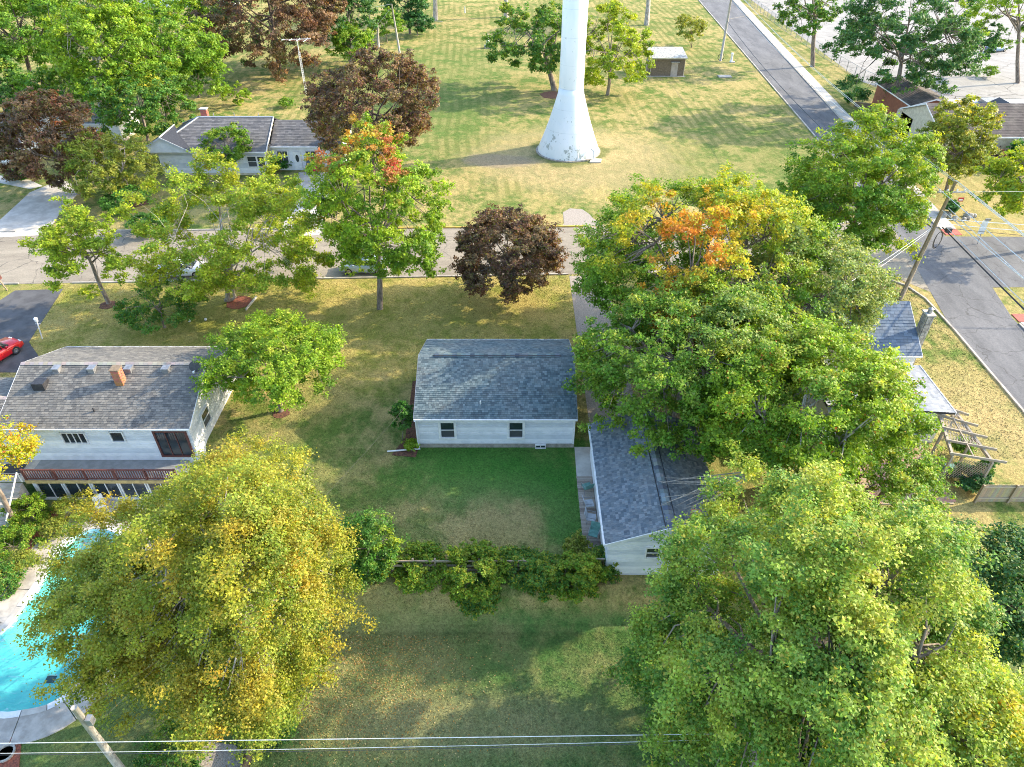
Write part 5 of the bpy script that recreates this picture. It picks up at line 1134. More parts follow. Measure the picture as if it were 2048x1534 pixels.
# shrubs along the back fence
for i, (bx, zz, pl, nn, lab) in enumerate((
    ((715, 1120, 795, 1215), -1.2, 'green', 8000, 'dark green vine mass at the left end of the stone edging'),
    ((785, 1140, 905, 1205), -1.4, 'midgreen', 12000, 'yellow green bramble above the pale edging stones'),
    ((882, 1110, 1015, 1245), -.85, 'midgreen', 26000, 'rounded green vine bush at the middle of the back fence'),
    ((985, 1112, 1090, 1205), -.75, 'green', 17000, 'leafy green bush hiding the middle rails of the back fence'),
    ((1045, 1135, 1135, 1238), -1.2, 'green', 15000, 'deep green bush with a yellow spot below the back fence'),
    ((1095, 1130, 1205, 1245), -1.0, 'midgreen', 20000, 'tall green bush beside the leaning pale stake'),
    ((1165, 1092, 1240, 1215), -.85, 'green', 14000, 'dark green bush against the garage corner'),
    ((905, 1180, 1005, 1250), -1.5, 'green', 9000, 'low dark green vines spilling onto the lower lawn'))):
    tree('climbing_vine', lab, bx, z=zz, pal=pl, leaf=.095, n=nn, clump=.42, k=70, seed=80+i, trunk=.03, cat='bush', hollow=.5, lump=.25, tips=('yellowlime', .35), tri=True, rzmax=.95, group='bushes along the back fence', patches=[((.2,-.2,.2),(.25,.3,.25),'gold',.4)] if i in (1,4) else None)
for i, (bx, bs, pl, nn, lab, cl) in enumerate((
    ((783, 795, 828, 875), (805, 880), 'green', 6000, 'upright green shrub at the left wall of the white house', .3),
    ((440, 162, 500, 215), (470, 212), 'lime', 3200, 'upright light green shrub behind the chimneyed roof', .5),
    ((535, 305, 580, 345), (556, 340), 'deep', 2500, 'clipped dark green shrub below the white front windows', .5),
    ((555, 195, 590, 215), (573, 215), 'midgreen', 900, 'tiny green shrub below the television antenna', .4),
    ((190, 375, 300, 430), (245, 425), 'green', 5000, 'dark spreading shrub on the lawn beside the pale driveway', .6),
    ((255, 420, 350, 470), (300, 465), 'green', 4500, 'dark shrub between the street and the olive tree', .6),
    ((10, 330, 60, 362), (40, 360), 'deep', 2500, 'low green hedge in front of the white house at the left edge', .5),
    ((1688, 185, 1708, 208), (1698, 207), 'deep', 1300, 'small round dark green shrub beside the sidewalk', .35),
    ((1965, 130, 1998, 155), (1980, 155), 'midgreen', 1500, 'light green shrub below the small conifer', .4),
    ((2015, 280, 2060, 330), (2045, 330), 'deep', 3000, 'dark green clipped bush beside the pale porch gable', .5),
    ((1888, 398, 1918, 428), (1902, 428), 'dark', 2200, 'small blue green shrub in the rock bed by the sidewalk', .35),
    ((1940, 300, 2020, 330), (1985, 332), 'maroon', 3500, 'brown bare shrub row in front of the porch', .5),
    ((1900, 935, 1985, 972), (1940, 968), 'dark', 7000, 'dark ivy hedge at the near end of the pergola', .35),
    ((1955, 905, 1985, 965), (1970, 962), 'green', 2600, 'green climber on the last pergola post', .3),
    ((1905, 870, 1950, 915), (1930, 912), 'midgreen', 2600, 'leafy vine growing inside the pergola', .3))):
    tree('shrub', lab, bx, base=bs, pal=pl, leaf=.11 if bs[1] > 500 else .17, n=nn, clump=cl, k=36, seed=100+i, trunk=.03, cat='shrub', hollow=.5, lump=.3, rzmax=1.8, tri=bs[1] < 500)
for i, (bx, pl, nn, lab) in enumerate((
    ((15, 985, 105, 1065), 'lime', 9000, 'bright green clipped hedge below the stairs'),
    ((-30, 1050, 85, 1130), 'midgreen', 9000, 'loose green hedge beside the red border at the left'),
    ((-40, 1110, 45, 1215), 'green', 7000, 'green hedge at the left edge above the pool'),
    ((85, 1030, 135, 1085), 'olive', 3000, 'straw coloured ornamental grass beside the red border'),
    ((20, 1095, 70, 1150), 'olive', 2800, 'pale ornamental grass beside the pool path'),
    ((495, 1405, 590, 1490), 'green', 7000, 'deep green shrub under the yellow tree near the bottom'),
    ((250, 1475, 400, 1570), 'green', 8000, 'green leafy shrub at the bottom edge beside the pole'),
    ((100, 990, 190, 1040), 'autumn', 4500, 'yellowing shrub in front of the lower glass doors'))):
    tree('shrub', lab, bx, z=LOW+.55, pal=pl, leaf=.085, n=nn, clump=.4, k=40, seed=130+i, trunk=.03, cat='shrub', hollow=.55, lump=.3, tips=('tips', .1), rzmax=.8)
tree('hosta', 'bright lime hosta at the corner downspout of the white house', (806, 876, 838, 900), base=(822, 898), pal='lime', leaf=.2, n=500, clump=.25, k=16, seed=150, trunk=0, cat='plant')
tree('hosta', 'feathery ornamental grass beside the gate of the plank deck', (1128, 1068, 1180, 1110), base=(1150, 1108), pal='olive', leaf=.12, n=2200, clump=.3, k=26, seed=151, trunk=0, cat='plant')
tree('understory_tree', 'low green tree under the large trees at the top left', (30, 130, 230, 250), base=(135, 250), pal='midgreen', leaf=.22, n=18000, clump=1.1, k=75, seed=160, trunk=.2, tri=True, hollow=.45)
tree('understory_tree', 'dark green tree at the left edge behind the maroon maple', (-60, 120, 60, 235), base=(20, 240), pal='green', leaf=.24, n=14000, clump=1.2, k=60, seed=165, trunk=.22, tri=True, hollow=.45)
tree('understory_tree', 'deep green tree between the large trees and the reddish tree', (355, 60, 445, 190), base=(398, 195), pal='green', leaf=.24, n=12000, clump=1.1, k=55, seed=166, trunk=.2, tri=True, hollow=.45)
tree('understory_tree', 'dark green tree behind the trees at the very top left', (120, -60, 430, 60), base=(300, 75), pal='green', leaf=.3, n=20000, clump=1.6, k=80, seed=161, trunk=.3, tri=True, hollow=.45)
tree('understory_tree', 'green tree beside the metal roof building at the top', (380, -40, 470, 60), base=(425, 70), pal='midgreen', leaf=.3, n=9000, clump=1.3, k=45, seed=162, trunk=.25, tri=True, hollow=.45)
tree('understory_tree', 'green tree left of the wooden poles above the maroon maple', (655, 40, 745, 130), base=(705, 135), pal='midgreen', leaf=.25, n=10000, clump=1.1, k=50, seed=163, trunk=.2, tri=True, hollow=.45)
tree('dark_evergreen', 'dark evergreen shrub at the foot of the thick pale trunk', (805, 25, 870, 72), base=(835, 72), pal='dark', leaf=.25, n=5000, clump=.8, k=35, seed=164, trunk=.1, tri=True)
# trees whose crowns stand above the picture
for i, (bp_, lab, hh) in enumerate((((871, 40), 'thick pale trunked tree whose crown rises past the top edge', 11), ((1012, 34), 'twin trunked tree left of the tower whose crown rises past the top edge', 12), ((1293, 50), 'dark trunked tree right of the tower whose crown rises past the top edge', 12))):
    b3 = G(*bp_); th = thing('park_tree', lab, 'tree', b3, 'park trees at the top edge')
    rs_ = np.random.default_rng(200+i); c = b3 + Vector((0, 1.5, hh+1.2)); r = (6.5, 6, 4.2)
    T, D, rs = crown_points(c, r, 70, 0, 1.5, 201+i); P, Nn, col = make_leaves(T, D, rs, c, r, 11000, 1.5, .6, 'dark', None, ('green', .3), 0.6)
    stuff(leaf_object('crown', P-np.array(b3), Nn, .28, col, th, M['leaf'], True)); NLEAF[0] += len(P)
    tr, br = limb_paths(b3, c, r, T, rs, .5, 7, 1.3); tr.build('trunk', M['pale_bark'], th, smooth=True); br.build('limbs', M['pale_bark'], th, smooth=True)
print('leaf triangles', NLEAF[0])
#ENDTREES

# mulch rings and small beds
for (px_, py_, rr) in ((216, 610, .7), (478, 605, 1.1), (1106, 190, 2.0), (562, 826, .6), (272, 404, 1.5)):
    p = G(px_, py_); struct(slab('mulch_bed', [(p.x+rr*math.cos(t*.52+.3)*(1+.12*math.sin(t*3)), p.y+rr*math.sin(t*.52+.3)) for t in range(12)], -.1, .03, M['mulch'] if px_ != 478 else M['red_mulch']))
sb = thing('stone_bed_edge', 'pale concrete edging round the red mulch bed by the multi stemmed maple', 'edging', G(480, 606))
p = G(480, 606); b = MB(); b.bar((p.x+.9,p.y-1.2,.08),(p.x+1.2,p.y+.9,.08),.1,.2); b.build('edging_strip', M['pale_concrete'], sb)
# rock bed by the sidewalk
rnd = random.Random(12)
def rock_mesh(seed):
    rr = random.Random(seed); vs = []; n_ = 7
    for z, s in ((0, .9), (.35, 1.0), (.7, .75), (.85, .35)):
        for j in range(n_): a = j/n_*6.283; q = s*rr.uniform(.8, 1.15); vs.append((q*math.cos(a)*.5, q*math.sin(a)*.5, z))
    fs = [(i*n_+j, i*n_+(j+1)%n_, (i+1)*n_+(j+1)%n_, (i+1)*n_+j) for i in range(3) for j in range(n_)] + [tuple(range(3*n_, 4*n_))]
    me = bpy.data.meshes.new('stone'); me.from_pydata(vs, [], fs); me.materials.append(M['stone']); return me
rocks = [rock_mesh(i) for i in range(4)]
p = G(1905, 428); rb = thing('rock_bed', 'small bed of pale rocks round the blue green shrub by the sidewalk', 'rock bed', p)
for i in range(26): a = rnd.uniform(0, 6.28); q = rnd.uniform(.6, 2.0); share(rb, 'stone', rnd.choice(rocks), (q*math.cos(a), q*math.sin(a)*.8-.6, -.05), rot=(0, 0, a), scale=(rnd.uniform(.3,.6),)*3)
a0 = G(785, 1200, LOW); sw = thing('stone_edging', 'rough row of pale edging stones below the vines', 'stone edging', a0)
for i in range(22):
    t = i/21; px_ = 705+t*225; q = G(px_, 1206+rnd.uniform(-7, 7), LOW); share(sw, 'stone', rnd.choice(rocks), q-a0, rot=(0,0,rnd.uniform(0,3)), scale=(rnd.uniform(.4,.75), rnd.uniform(.3,.5), rnd.uniform(.25,.5)))

# ---------------------------------------------------------------- fences
def plank_obj(parent, name, a, b_, w, h_, col, mat='weathered_wood'):
    m_ = MB(); m_.bar(a, b_, w, h_, col=col); return m_.build(name, M[mat], parent, colors=True)
bf = thing('back_fence', 'weathered low wooden rail fence along the back of the lawn', 'fence', (-1, 24.1, 0))
fy0 = 24.05
for z in (.25, .6, .98):
    x = -6.6
    while x < 4.0:
        plank_obj(bf, 'rail', (x, fy0-.03, z), (min(x+2.4, 4.1)-.01, fy0-.03, z+rnd.uniform(-.01,.01)), .035, .13, (.38*rnd.uniform(.85,1.1), .31, .23)); x += 2.4
x = -6.6
while x < 4.3: plank_obj(bf, 'post', (x, fy0+.06, -1.0), (x, fy0+.06, 1.08), .10, .10, (.36,.29,.21)); x += 1.2
gt = thing('deck_gate', 'small wooden gate of upright pickets at the end of the plank deck', 'gate', (4.6, 24.1, 0))
plank_obj(gt, 'post', (4.15,24.0,-.8), (4.15,24.0,1.25), .1, .1, (.42,.36,.28)); plank_obj(gt, 'rail', (4.15,24.0,1.2), (5.02,24.0,1.2), .07, .08, (.42,.36,.28)); plank_obj(gt, 'rail', (4.2,24.0,.1), (5.02,24.0,.1), .05, .08, (.32,.22,.17))
for i in range(8): plank_obj(gt, 'picket', (4.28+i*.1,23.96,.05), (4.28+i*.1,23.96,1.14), .02, .065, (.30,.18,.13))
stk = thing('leaning_stake', 'pale leaning wooden stake beside the bushes at the garage corner', 'stake', G(1216, 1215, LOW))
p = G(1216, 1215, LOW); b = MB(); b.tube([p+Vector((0,0,-.1)), p+Vector((.12,.1,.6)), p+Vector((.1,.15,1.3))], [.05,.045,.035], 6); b.build('pole', M['pale_bark'], stk)
# close board fence at the right
ff = thing('board_fence', 'tan vertical board fence at the right edge below the corner lot', 'fence', (27, 29, 0))
a = G(1948, 1003); e = G(2150, 1010)
n_ = int((e.x-a.x)/.15)
for i in range(n_):
    x = a.x+i*.15; c = tuple(k*rnd.uniform(.85,1.12) for k in (.46,.37,.24)); plank_obj(ff, 'board', (x,a.y,0), (x,a.y,1.45+rnd.uniform(0,.02)), .03 if False else .14, .022, c)
for z in (.35, 1.3): plank_obj(ff, 'rail', (a.x,a.y-.05,z), (e.x,a.y-.05,z), .05, .09, (.52,.43,.3))
for i in range(4): plank_obj(ff, 'post', (a.x+i*2.0,a.y-.08,-.1), (a.x+i*2.0,a.y-.08,1.5), .11, .11, (.38,.3,.2))
# chain link fence along the parking lot
cl = thing('chain_link_fence', 'chain link fence between the parking lot and the grass verge', 'fence', (60, 130, 0))
fp = [(57.5, 200), (57.0, 160), (57.2, 138), (58.0, 122), (60.5, 113), (65.5, 107.5), (76, 106), (100, 105)]
wm = MB(); pm = unit_box('post', M['grey_metal']); Wf = Vector((60, 130, 0))
for (x0_, y0_), (x1_, y1_) in zip(fp[:-1], fp[1:]):
    L = math.hypot(x1_-x0_, y1_-y0_); n_ = max(1, int(L/2.8))
    for i in range(n_): t = i/n_; share(cl, 'post', pm, Vector((x0_+(x1_-x0_)*t, y0_+(y1_-y0_)*t, .9))-Wf, scale=(.08, .08, 1.8))
    wm.bar((x0_,y0_,1.8),(x1_,y1_,1.8),.05,.05); wm.bar((x0_,y0_,.08),(x1_,y1_,.08),.03,.03)
    m_ = int(L/.28)
    for i in range(m_):
        t0 = i/m_; t1 = min(1, (i+4)/m_); P0 = (x0_+(x1_-x0_)*t0, y0_+(y1_-y0_)*t0); P1 = (x0_+(x1_-x0_)*t1, y0_+(y1_-y0_)*t1)
        wm.bar((P0[0],P0[1],.1),(P1[0],P1[1],1.78),.008,.008); wm.bar((P0[0],P0[1],1.78),(P1[0],P1[1],.1),.008,.008)
stuff(wm.build('wire_mesh', M['grey_metal'], cl))

# ---------------------------------------------------------------- poles and wires
def pole(name, label, x, y, h_, r0=.15, mat='pole_wood', zb=0.0, top=None):
    t = thing(name, label, 'utility pole', (x, y, zb)); tp = Vector(top) if top else Vector((x, y, h_))
    b = MB(); b.tube([(x, y, zb-.3), Vector((x, y, zb)).lerp(tp, .5), tp], [r0*1.15, r0, r0*.72], 12); b.build('pole', M[mat], t, smooth=True); return t, tp
pr = G(1800, 598); ptop = atY(1912, 362, pr.y)
tp1, T1 = pole('utility_pole', 'tall wooden utility pole at the street corner beside the blue roofed house', pr.x, pr.y, ptop.z, .17, top=(ptop.x, ptop.y, ptop.z))
b = MB(); b.bar((T1.x-1.1,T1.y,T1.z-.9),(T1.x+1.1,T1.y,T1.z-.9),.10,.12); b.build('crossarm', M['grey_pole_wood'], tp1)
for dx in (-1.0, -.35, .4, 1.0):
    b = MB(); b.lathe([(.03,0),(.05,.05),(.07,.1),(.04,.18)], (T1.x+dx,T1.y,T1.z-.84), 8); b.build('insulator', M['white_paint'], tp1)
m3 = pr.lerp(T1, .62)
b = MB()
for s in range(5):
    pts = [m3+Vector((.55+.28*math.cos(t*.52)+.05*s, -.25+.05*s, -.9+.75*math.sin(t*.52))) for t in range(13)]; b.tube(pts, .016, 4)
b.build('cable_coil', M['wire'], tp1)
b = MB(); b.box(m3+Vector((.9,-.4,-.15)), m3+Vector((1.35,-.1,.2))); b.build('splice_box', M['dark_metal'], tp1)
p2 = G(1441, 122); t2z = atY(1463, -6, p2.y).z
tp2, T2_ = pole('utility_pole', 'grey wooden utility pole beside the side road near the top', p2.x, p2.y, t2z+1.5, .2, 'grey_pole_wood')
b = MB(); b.bar((T2_.x-1.2,T2_.y,T2_.z-1.0),(T2_.x+1.2,T2_.y,T2_.z-1.0),.12,.14); b.build('crossarm', M['grey_pole_wood'], tp2)
b = MB(); b.tube([(p2.x+.55*math.cos(t*.524), p2.y+.1, .62+.55*math.sin(t*.524)) for t in range(13)], .05, 6); b.build('ring_guard', M['black_rubber'], tp2)
p0 = G(148, 1415, 6.6)
tp3, T3_ = pole('utility_pole', 'pale wooden utility pole at the bottom left beside the pool', p0.x, p0.y, 6.6, .16, 'grey_pole_wood', LOW)
b = MB(); b.box((T3_.x+.15,T3_.y-.12,T3_.z-1.15),(T3_.x+.35,T3_.y+.12,T3_.z-.75)); b.build('transformer_bracket', M['grey_metal'], tp3)
for i, (bx_, by_, tx, ty, lab, rr) in enumerate(((800, 108, 783, 8, 'tallest of the three wooden poles beside the mown park at the top', .17), (743, 84, 738, 28, 'leftmost of the three wooden poles beside the mown park at the top', .15), (757, 96, 755, 46, 'short middle one of the three wooden poles beside the mown park', .2))):
    p = G(bx_, by_); q = atY(tx, ty, p.y); tt, _ = pole('wooden_pole', lab, p.x, p.y, q.z, rr, 'grey_pole_wood', top=(q.x, q.y, q.z))
    if i == 0: ptall = q
    if i == 2: pshort = q
def wire(label, p, q, r=.012, sag=.5, mat='wire', group='overhead wires'):
    p = Vector(p); q = Vector(q); pts = [p.lerp(q, t/16) - Vector((0, 0, 4*sag*(t/16)*(1-t/16))) for t in range(17)]
    b = MB(); b.tube(pts, r, 4, cap=False); o = b.build('overhead_wire', M[mat], origin=p); tag(o, label, 'wire', group); return o
nxt = (36.5, 2.0, 10.5)
wire('top bright wire from the corner pole down over the side road', T1+Vector((.0,0,.05)), (nxt[0], nxt[1], 10.9), .034, .5, 'bright_wire')
wire('bright wire from the right end of the crossarm on the corner pole', T1+Vector((1.0,0,-.7)), (nxt[0]+1.2, nxt[1], 10.2), .03, .5, 'bright_wire')
wire('bright wire from the left end of the crossarm on the corner pole', T1+Vector((-1.0,0,-.7)), (nxt[0]-1.0, nxt[1], 10.2), .03, .6, 'bright_wire')
wire('low bright wire crossing the red pad from the corner pole', T1+Vector((-.2,-.1,-2.4)), (nxt[0]+1.5, nxt[1], 8.4), .034, .6, 'bright_wire')
wire('pale wire running from the corner pole towards the bottom of the side road', T1+Vector((.2,-.1,-2.2)), (nxt[0]-.2, nxt[1], 8.3), .03, .7, 'bright_wire')
wire('thick black cable below the coil on the corner pole', m3+Vector((.5,-.3,.3)), (nxt[0]-1.0, nxt[1], 6.2), .055, .5, 'wire')
wire('second black cable beside the thick one over the kerb', m3+Vector((.9,-.3,.0)), (nxt[0]-.6, nxt[1], 6.1), .035, .5, 'wire')
wire('bright guy wire along the black cables', m3+Vector((.9,-.2,.25)), (nxt[0]-.3, nxt[1], 6.4), .034, .5, 'bright_wire')
wire('upper pale wire from the corner pole to the right edge', m3+Vector((.2,0,.9)), (95, 50.0, 7.2), .028, .8, 'bright_wire')
wire('lower pale wire from the corner pole to the right edge', m3+Vector((.2,0,.5)), (95, 48.5, 6.6), .028, .9, 'bright_wire')
wire('dark wire from the corner pole to the right edge', m3+Vector((.9,0,.1)), (95, 48.0, 6.0), .02, .9, 'wire')
wire('top wire between the corner pole and the pole near the top', T1, T2_, .02, 1.0, 'bright_wire')
wire('left wire between the crossarms of the two side road poles', T1+Vector((-1.0,0,-.7)), T2_+Vector((-1.1,0,-.8)), .018, 1.1, 'bright_wire')
wire('right wire between the crossarms of the two side road poles', T1+Vector((1.0,0,-.7)), T2_+Vector((1.1,0,-.8)), .018, 1.1, 'bright_wire')
wire('thick black cable between the two side road poles', m3, p2+Vector((0,0,6.5)), .045, 1.2, 'wire')
wire('black service wire crossing the street from the pole near the top', p2+Vector((0,0,6.8)), (95, 190, 8), .03, 1.0)
wire('thin wire from the corner pole to the far right yard', T1+Vector((.8,0,-.9)), (90, 70, 6), .009, .8, 'bright_wire')
wire('service drop from the corner pole into the maples', m3+Vector((-.1,0,.2)), (20, 44.0, 3.4), .025, .4, 'bright_wire')
wire('second service drop from the corner pole into the maples', m3+Vector((-.1,0,.0)), (19.5, 43.0, 3.3), .02, .5, 'bright_wire')
za = 5.35
def row(px_, py_, z): return G(px_, py_, z)
wire('bright wire across the bottom of the view left of the pole', row(-120, 1488, za), row(1560, 1466, za), .015, .02, 'bright_wire', 'wires across the lower yard')
wire('grey wire just below the bright one across the lower yard', row(-120, 1508, za-.2), row(1560, 1476, za-.1), .010, .15, 'bright_wire', 'wires across the lower yard')
wire('lowest dark wire across the lower yard', row(-120, 1511, za-.3), row(1560, 1480, za-.4), .010, .2, 'wire', 'wires across the lower yard')
wire('thin service wire from the white house over the side lawn', (-6.3, 36.2, 2.9), (-15.5, 13.2, 5.6), .006, .5, 'wire')
wire('thin wire from the bottom left pole towards the yellow tree', T3_+Vector((0,0,-.4)), (-10.5, 20, 5.5), .006, .2, 'wire')
wire('thin wire between the tallest pole and the evergreen at the top', ptall, (-60, 128, 6), .02, .5, 'bright_wire')
wire('guy wire between the wooden poles at the top', ptall+Vector((0,0,-.5)), pshort+Vector((-3,0,-3)), .025, .1, 'bright_wire')
gw = thing('guard_rail', 'low fallen wooden rail beside the thick pale trunk at the top', 'rail', G(830, 40))
a = G(795, 37, .6); e = G(885, 43, .2); b = MB(); b.bar(a, e, .1, .1); b.build('rail', M['grey_pole_wood'], gw)
wp = thing('white_post', 'small white marker post left of the thick pale trunk at the top', 'post', G(850, 46)); p = G(850, 46); q = atY(848, 28, p.y)
b = MB(); b.tube([p, q], .09, 6); b.lathe([(.3,0),(.28,.12)], p, 8); b.build('shaft', M['white_paint'], wp)

# antenna tower
p = G(613, 190); q = atY(594, 82, p.y)
an = thing('television_antenna', 'tall lattice television antenna mast behind the cross gabled house', 'antenna', p)
b = MB(); tpv = Vector((q.x, p.y, q.z))
for k in range(3):
    o_ = Vector((.17*math.cos(k*2.094), .17*math.sin(k*2.094), 0)); b.tube([p+o_, p.lerp(tpv, .8)+o_], .03, 4)
for i in range(22):
    for k in range(3):
        A_ = p.lerp(tpv, i/27)+Vector((.17*math.cos(k*2.094), .17*math.sin(k*2.094), 0)); B_ = p.lerp(tpv, (i+1)/27)+Vector((.17*math.cos((k+1)*2.094), .17*math.sin((k+1)*2.094), 0)); b.tube([A_, B_], .02, 3)
b.build('lattice_mast', M['bright_wire'], an)
b = MB(); b.tube([p.lerp(tpv, .78), tpv+Vector((0,0,.25))], .06, 5); b.build('mast_pipe', M['bright_wire'], an)
b = MB(); b.tube([tpv+Vector((-2.3,0,.15)), tpv+Vector((2.1,0,.30))], .06, 5); b.build('boom', M['bright_wire'], an)
for i in range(11):
    x = -1.9+i*.38; l = .5+.09*i; b = MB(); b.tube([tpv+Vector((x-.25,-l,.2)), tpv+Vector((x,0,.22)), tpv+Vector((x-.25,l,.2))], .038, 4); b.build('antenna_element', M['red_wood'] if i % 3 else M['bright_wire'], an)

# ---------------------------------------------------------------- street furniture and small things
p = G(85, 678); q = atY(70, 636, p.y)
lp = thing('lamp_post', 'white lamp post on the lawn edge beside the dark driveway', 'lamp post', p)
b = MB(); b.tube([p, Vector((q.x, p.y, q.z-.35))], .045, 8); b.build('post', M['white_paint'], lp)
b = MB(); b.lathe([(.05,-.4),(.12,-.33),(.14,-.08),(.17,-.05),(.03,.06)], (q.x,p.y,q.z), 8); b.build('lamp_head', M['white_paint'], lp)
b = MB(); b.bar((q.x-.2,p.y,q.z-.55),(q.x+.2,p.y,q.z-.55),.03,.03); b.build('crossbar', M['white_paint'], lp)
p = G(15, 581); mbx = thing('mailbox', 'red mailbox on a post at the left edge of the street', 'mailbox', p)
b = MB(); b.bar(p, (p.x-.35,p.y+.1,1.05), .09, .09); b.build('post', M['pole_wood'], mbx)
b = MB(); b.box((p.x-.5,p.y-.15,1.05),(p.x-.2,p.y+.35,1.35)); b.build('box', M['red_wood'], mbx)
p = G(1955, 478+10); q = atY(1980, 436, p.y)
sgn = thing('street_sign', 'white blank sign back leaning on a post at the corner lawn', 'sign', p)
b = MB(); b.tube([p, (q.x-.2,p.y,1.2)], .04, 6); b.build('post', M['grey_metal'], sgn)
b = MB(); b.box((q.x-.55,p.y-.03,1.1),(q.x+.05,p.y+.03,2.5)); o = b.build('panel', M['white_paint'], sgn)
b = MB(); b.box((q.x-.35,p.y-.06,2.52),(q.x+.15,p.y+.06,2.7)); b.build('cap', M['grey_metal'], sgn)
p = G(1915, 415); fs = thing('yard_flag', 'small red and white yard sign beside the rock bed', 'yard sign', p)
b = MB(); b.tube([p, p+Vector((0,0,1.0))], .025, 5); b.build('stake', M['grey_metal'], fs); b = MB(); b.box(p+Vector((-.3,-.02,.7)), p+Vector((.3,.02,1.15))); b.build('panel', M['red_plastic'], fs); b = MB(); b.box(p+Vector((-.22,-.035,.82)), p+Vector((.22,-.022,1.0))); b.build('white_band', M['white_paint'], fs)
p = G(1462, 124); up = thing('utility_pedestal', 'white utility pedestal beside the grey pole near the top', 'pedestal', p)
b = MB(); b.lathe([(.3,0),(.28,.15),(.2,.3),(.2,1.3),(.28,1.35),(.25,1.5),(.05,1.55)], p, 10); b.build('body', M['white_paint'], up); b = MB(); b.box(p+Vector((-.1,-.5,0)), p+Vector((.6,.2,.12))); b.build('pad', M['pale_concrete'], up)
p = G(1450, 153); b = MB(); b.box(p+Vector((-1.2,-.8,-.05)), p+Vector((1.0,.6,.12))); struct(b.build('hatch_slab', M['concrete'], origin=p))
p = G(976, 96); mo = thing('stone_monument', 'small stepped white stone monument on the mown park', 'monument', p)
b = MB(); b.box(p+Vector((-.7,-.5,0)), p+Vector((.7,.5,.5))); b.build('plinth', M['stone'], mo); b = MB(); b.lathe([(.38,.5),(.3,1.0),(.2,1.7),(.12,2.3),(.02,2.5)], p, 6); b.build('obelisk', M['white_paint'], mo)
p = G(930, 26); b = MB(); b.tube([p, p+Vector((0,0,1.3))], [.15,.1], 6); tag(b.build('white_marker', M['white_paint'], origin=p), 'single white marker post on the park grass at the top', 'marker')
for i, (x_, y_, lab) in enumerate(((380, 644, 'small white ball on the shaded lawn left of its twin'), (412, 641, 'small white ball on the shaded lawn right of its twin'))):
    p = G(x_, y_); b = MB(); b.lathe([(.02,0),(.1,.04),(.13,.12),(.1,.2),(.02,.24)], p, 8); tag(b.build('lawn_ball', M['white_paint'], origin=p), lab, 'ball', 'white balls on the front lawn')
# things round the pool
pc = G(205, 1018, LOW); t = thing('lounge_chair', 'white plastic garden chair below the lower glass doors', 'chair', (0,0,0))
b = MB(); b.box((-.3,-.3,.4),(.3,.3,.45)); b.build('seat', M['white_paint'], t); b = MB(); b.box((-.3,.28,.45),(.3,.34,1.0)); b.build('backrest', M['white_paint'], t)
for sx in (-.27,.27):
    for sy in (-.27,.27): b = MB(); b.tube([(sx,sy,.4),(sx*1.1,sy*1.1,0)],.025,5); b.build('leg', M['white_paint'], t)
t.location = pc; t.rotation_euler = (0,0,.6)
pc = G(288, 1226, LOW); t = thing('pool_lounger', 'dark blue folding lounger at the pool edge under the yellow tree', 'lounger', (0,0,0))
b = MB(); b.box((-.3,-.8,.32),(.3,.4,.36)); b.build('seat', M['blue_fabric'], t); b = MB(); b.add([(-.3,.4,.36),(.3,.4,.36),(.3,.44,.34),(-.3,.44,.34),(-.3,.85,.85),(.3,.85,.85),(.3,.89,.83),(-.3,.89,.83)], [(0,3,2,1),(4,5,6,7),(0,1,5,4),(1,2,6,5),(2,3,7,6),(3,0,4,7)]); b.build('backrest', M['blue_fabric'], t)
for sx in (-.3,.3):
    for sy in (-.7,.4): b = MB(); b.tube([(sx,sy,.34),(sx,sy,0)],.018,5); b.build('leg', M['grey_metal'], t)
t.location = pc+Vector((0,0,.06)); t.rotation_euler = (0,0,.9)
p = G(1897, 945, 0); b = MB(); b.box(p+Vector((-.3,-.3,0)), p+Vector((.3,.3,.5))); tag(b.build('green_bin', M['green_fabric'], origin=p), 'small green tub on the brick patio under the pergola', 'tub')
p = G(430, 1520, LOW); b = MB(); b.box((p.x+1.6,p.y-1,LOW),(p.x+1.72,p.y+1.2,LOW+.9)); tag(b.build('standing_board', M['weathered_wood'], origin=p), 'grey weathered upright board at the bottom beside the gravel patch', 'board')
# dead branch over the garage roof
db = thing('bare_branches', 'bundle of bare grey branches lying across the slate garage roof', 'branch', (9.5, 25.9, 3.9))
rs = np.random.default_rng(5)
for k in range(14):
    e = Vector((7.6+rs.uniform(0,1.6), 26.2+rs.uniform(-1.5,1.0), 4.15+rs.uniform(0,.35))); s_ = Vector((12.5, 26.6+rs.uniform(-.3,.3), 4.9)); b = MB(); b.tube([s_, s_.lerp(e,.5)+Vector(rs.normal(size=3))*.18, e], [.05,.035,.012], 4); b.build('branch', M['pale_bark'], db)
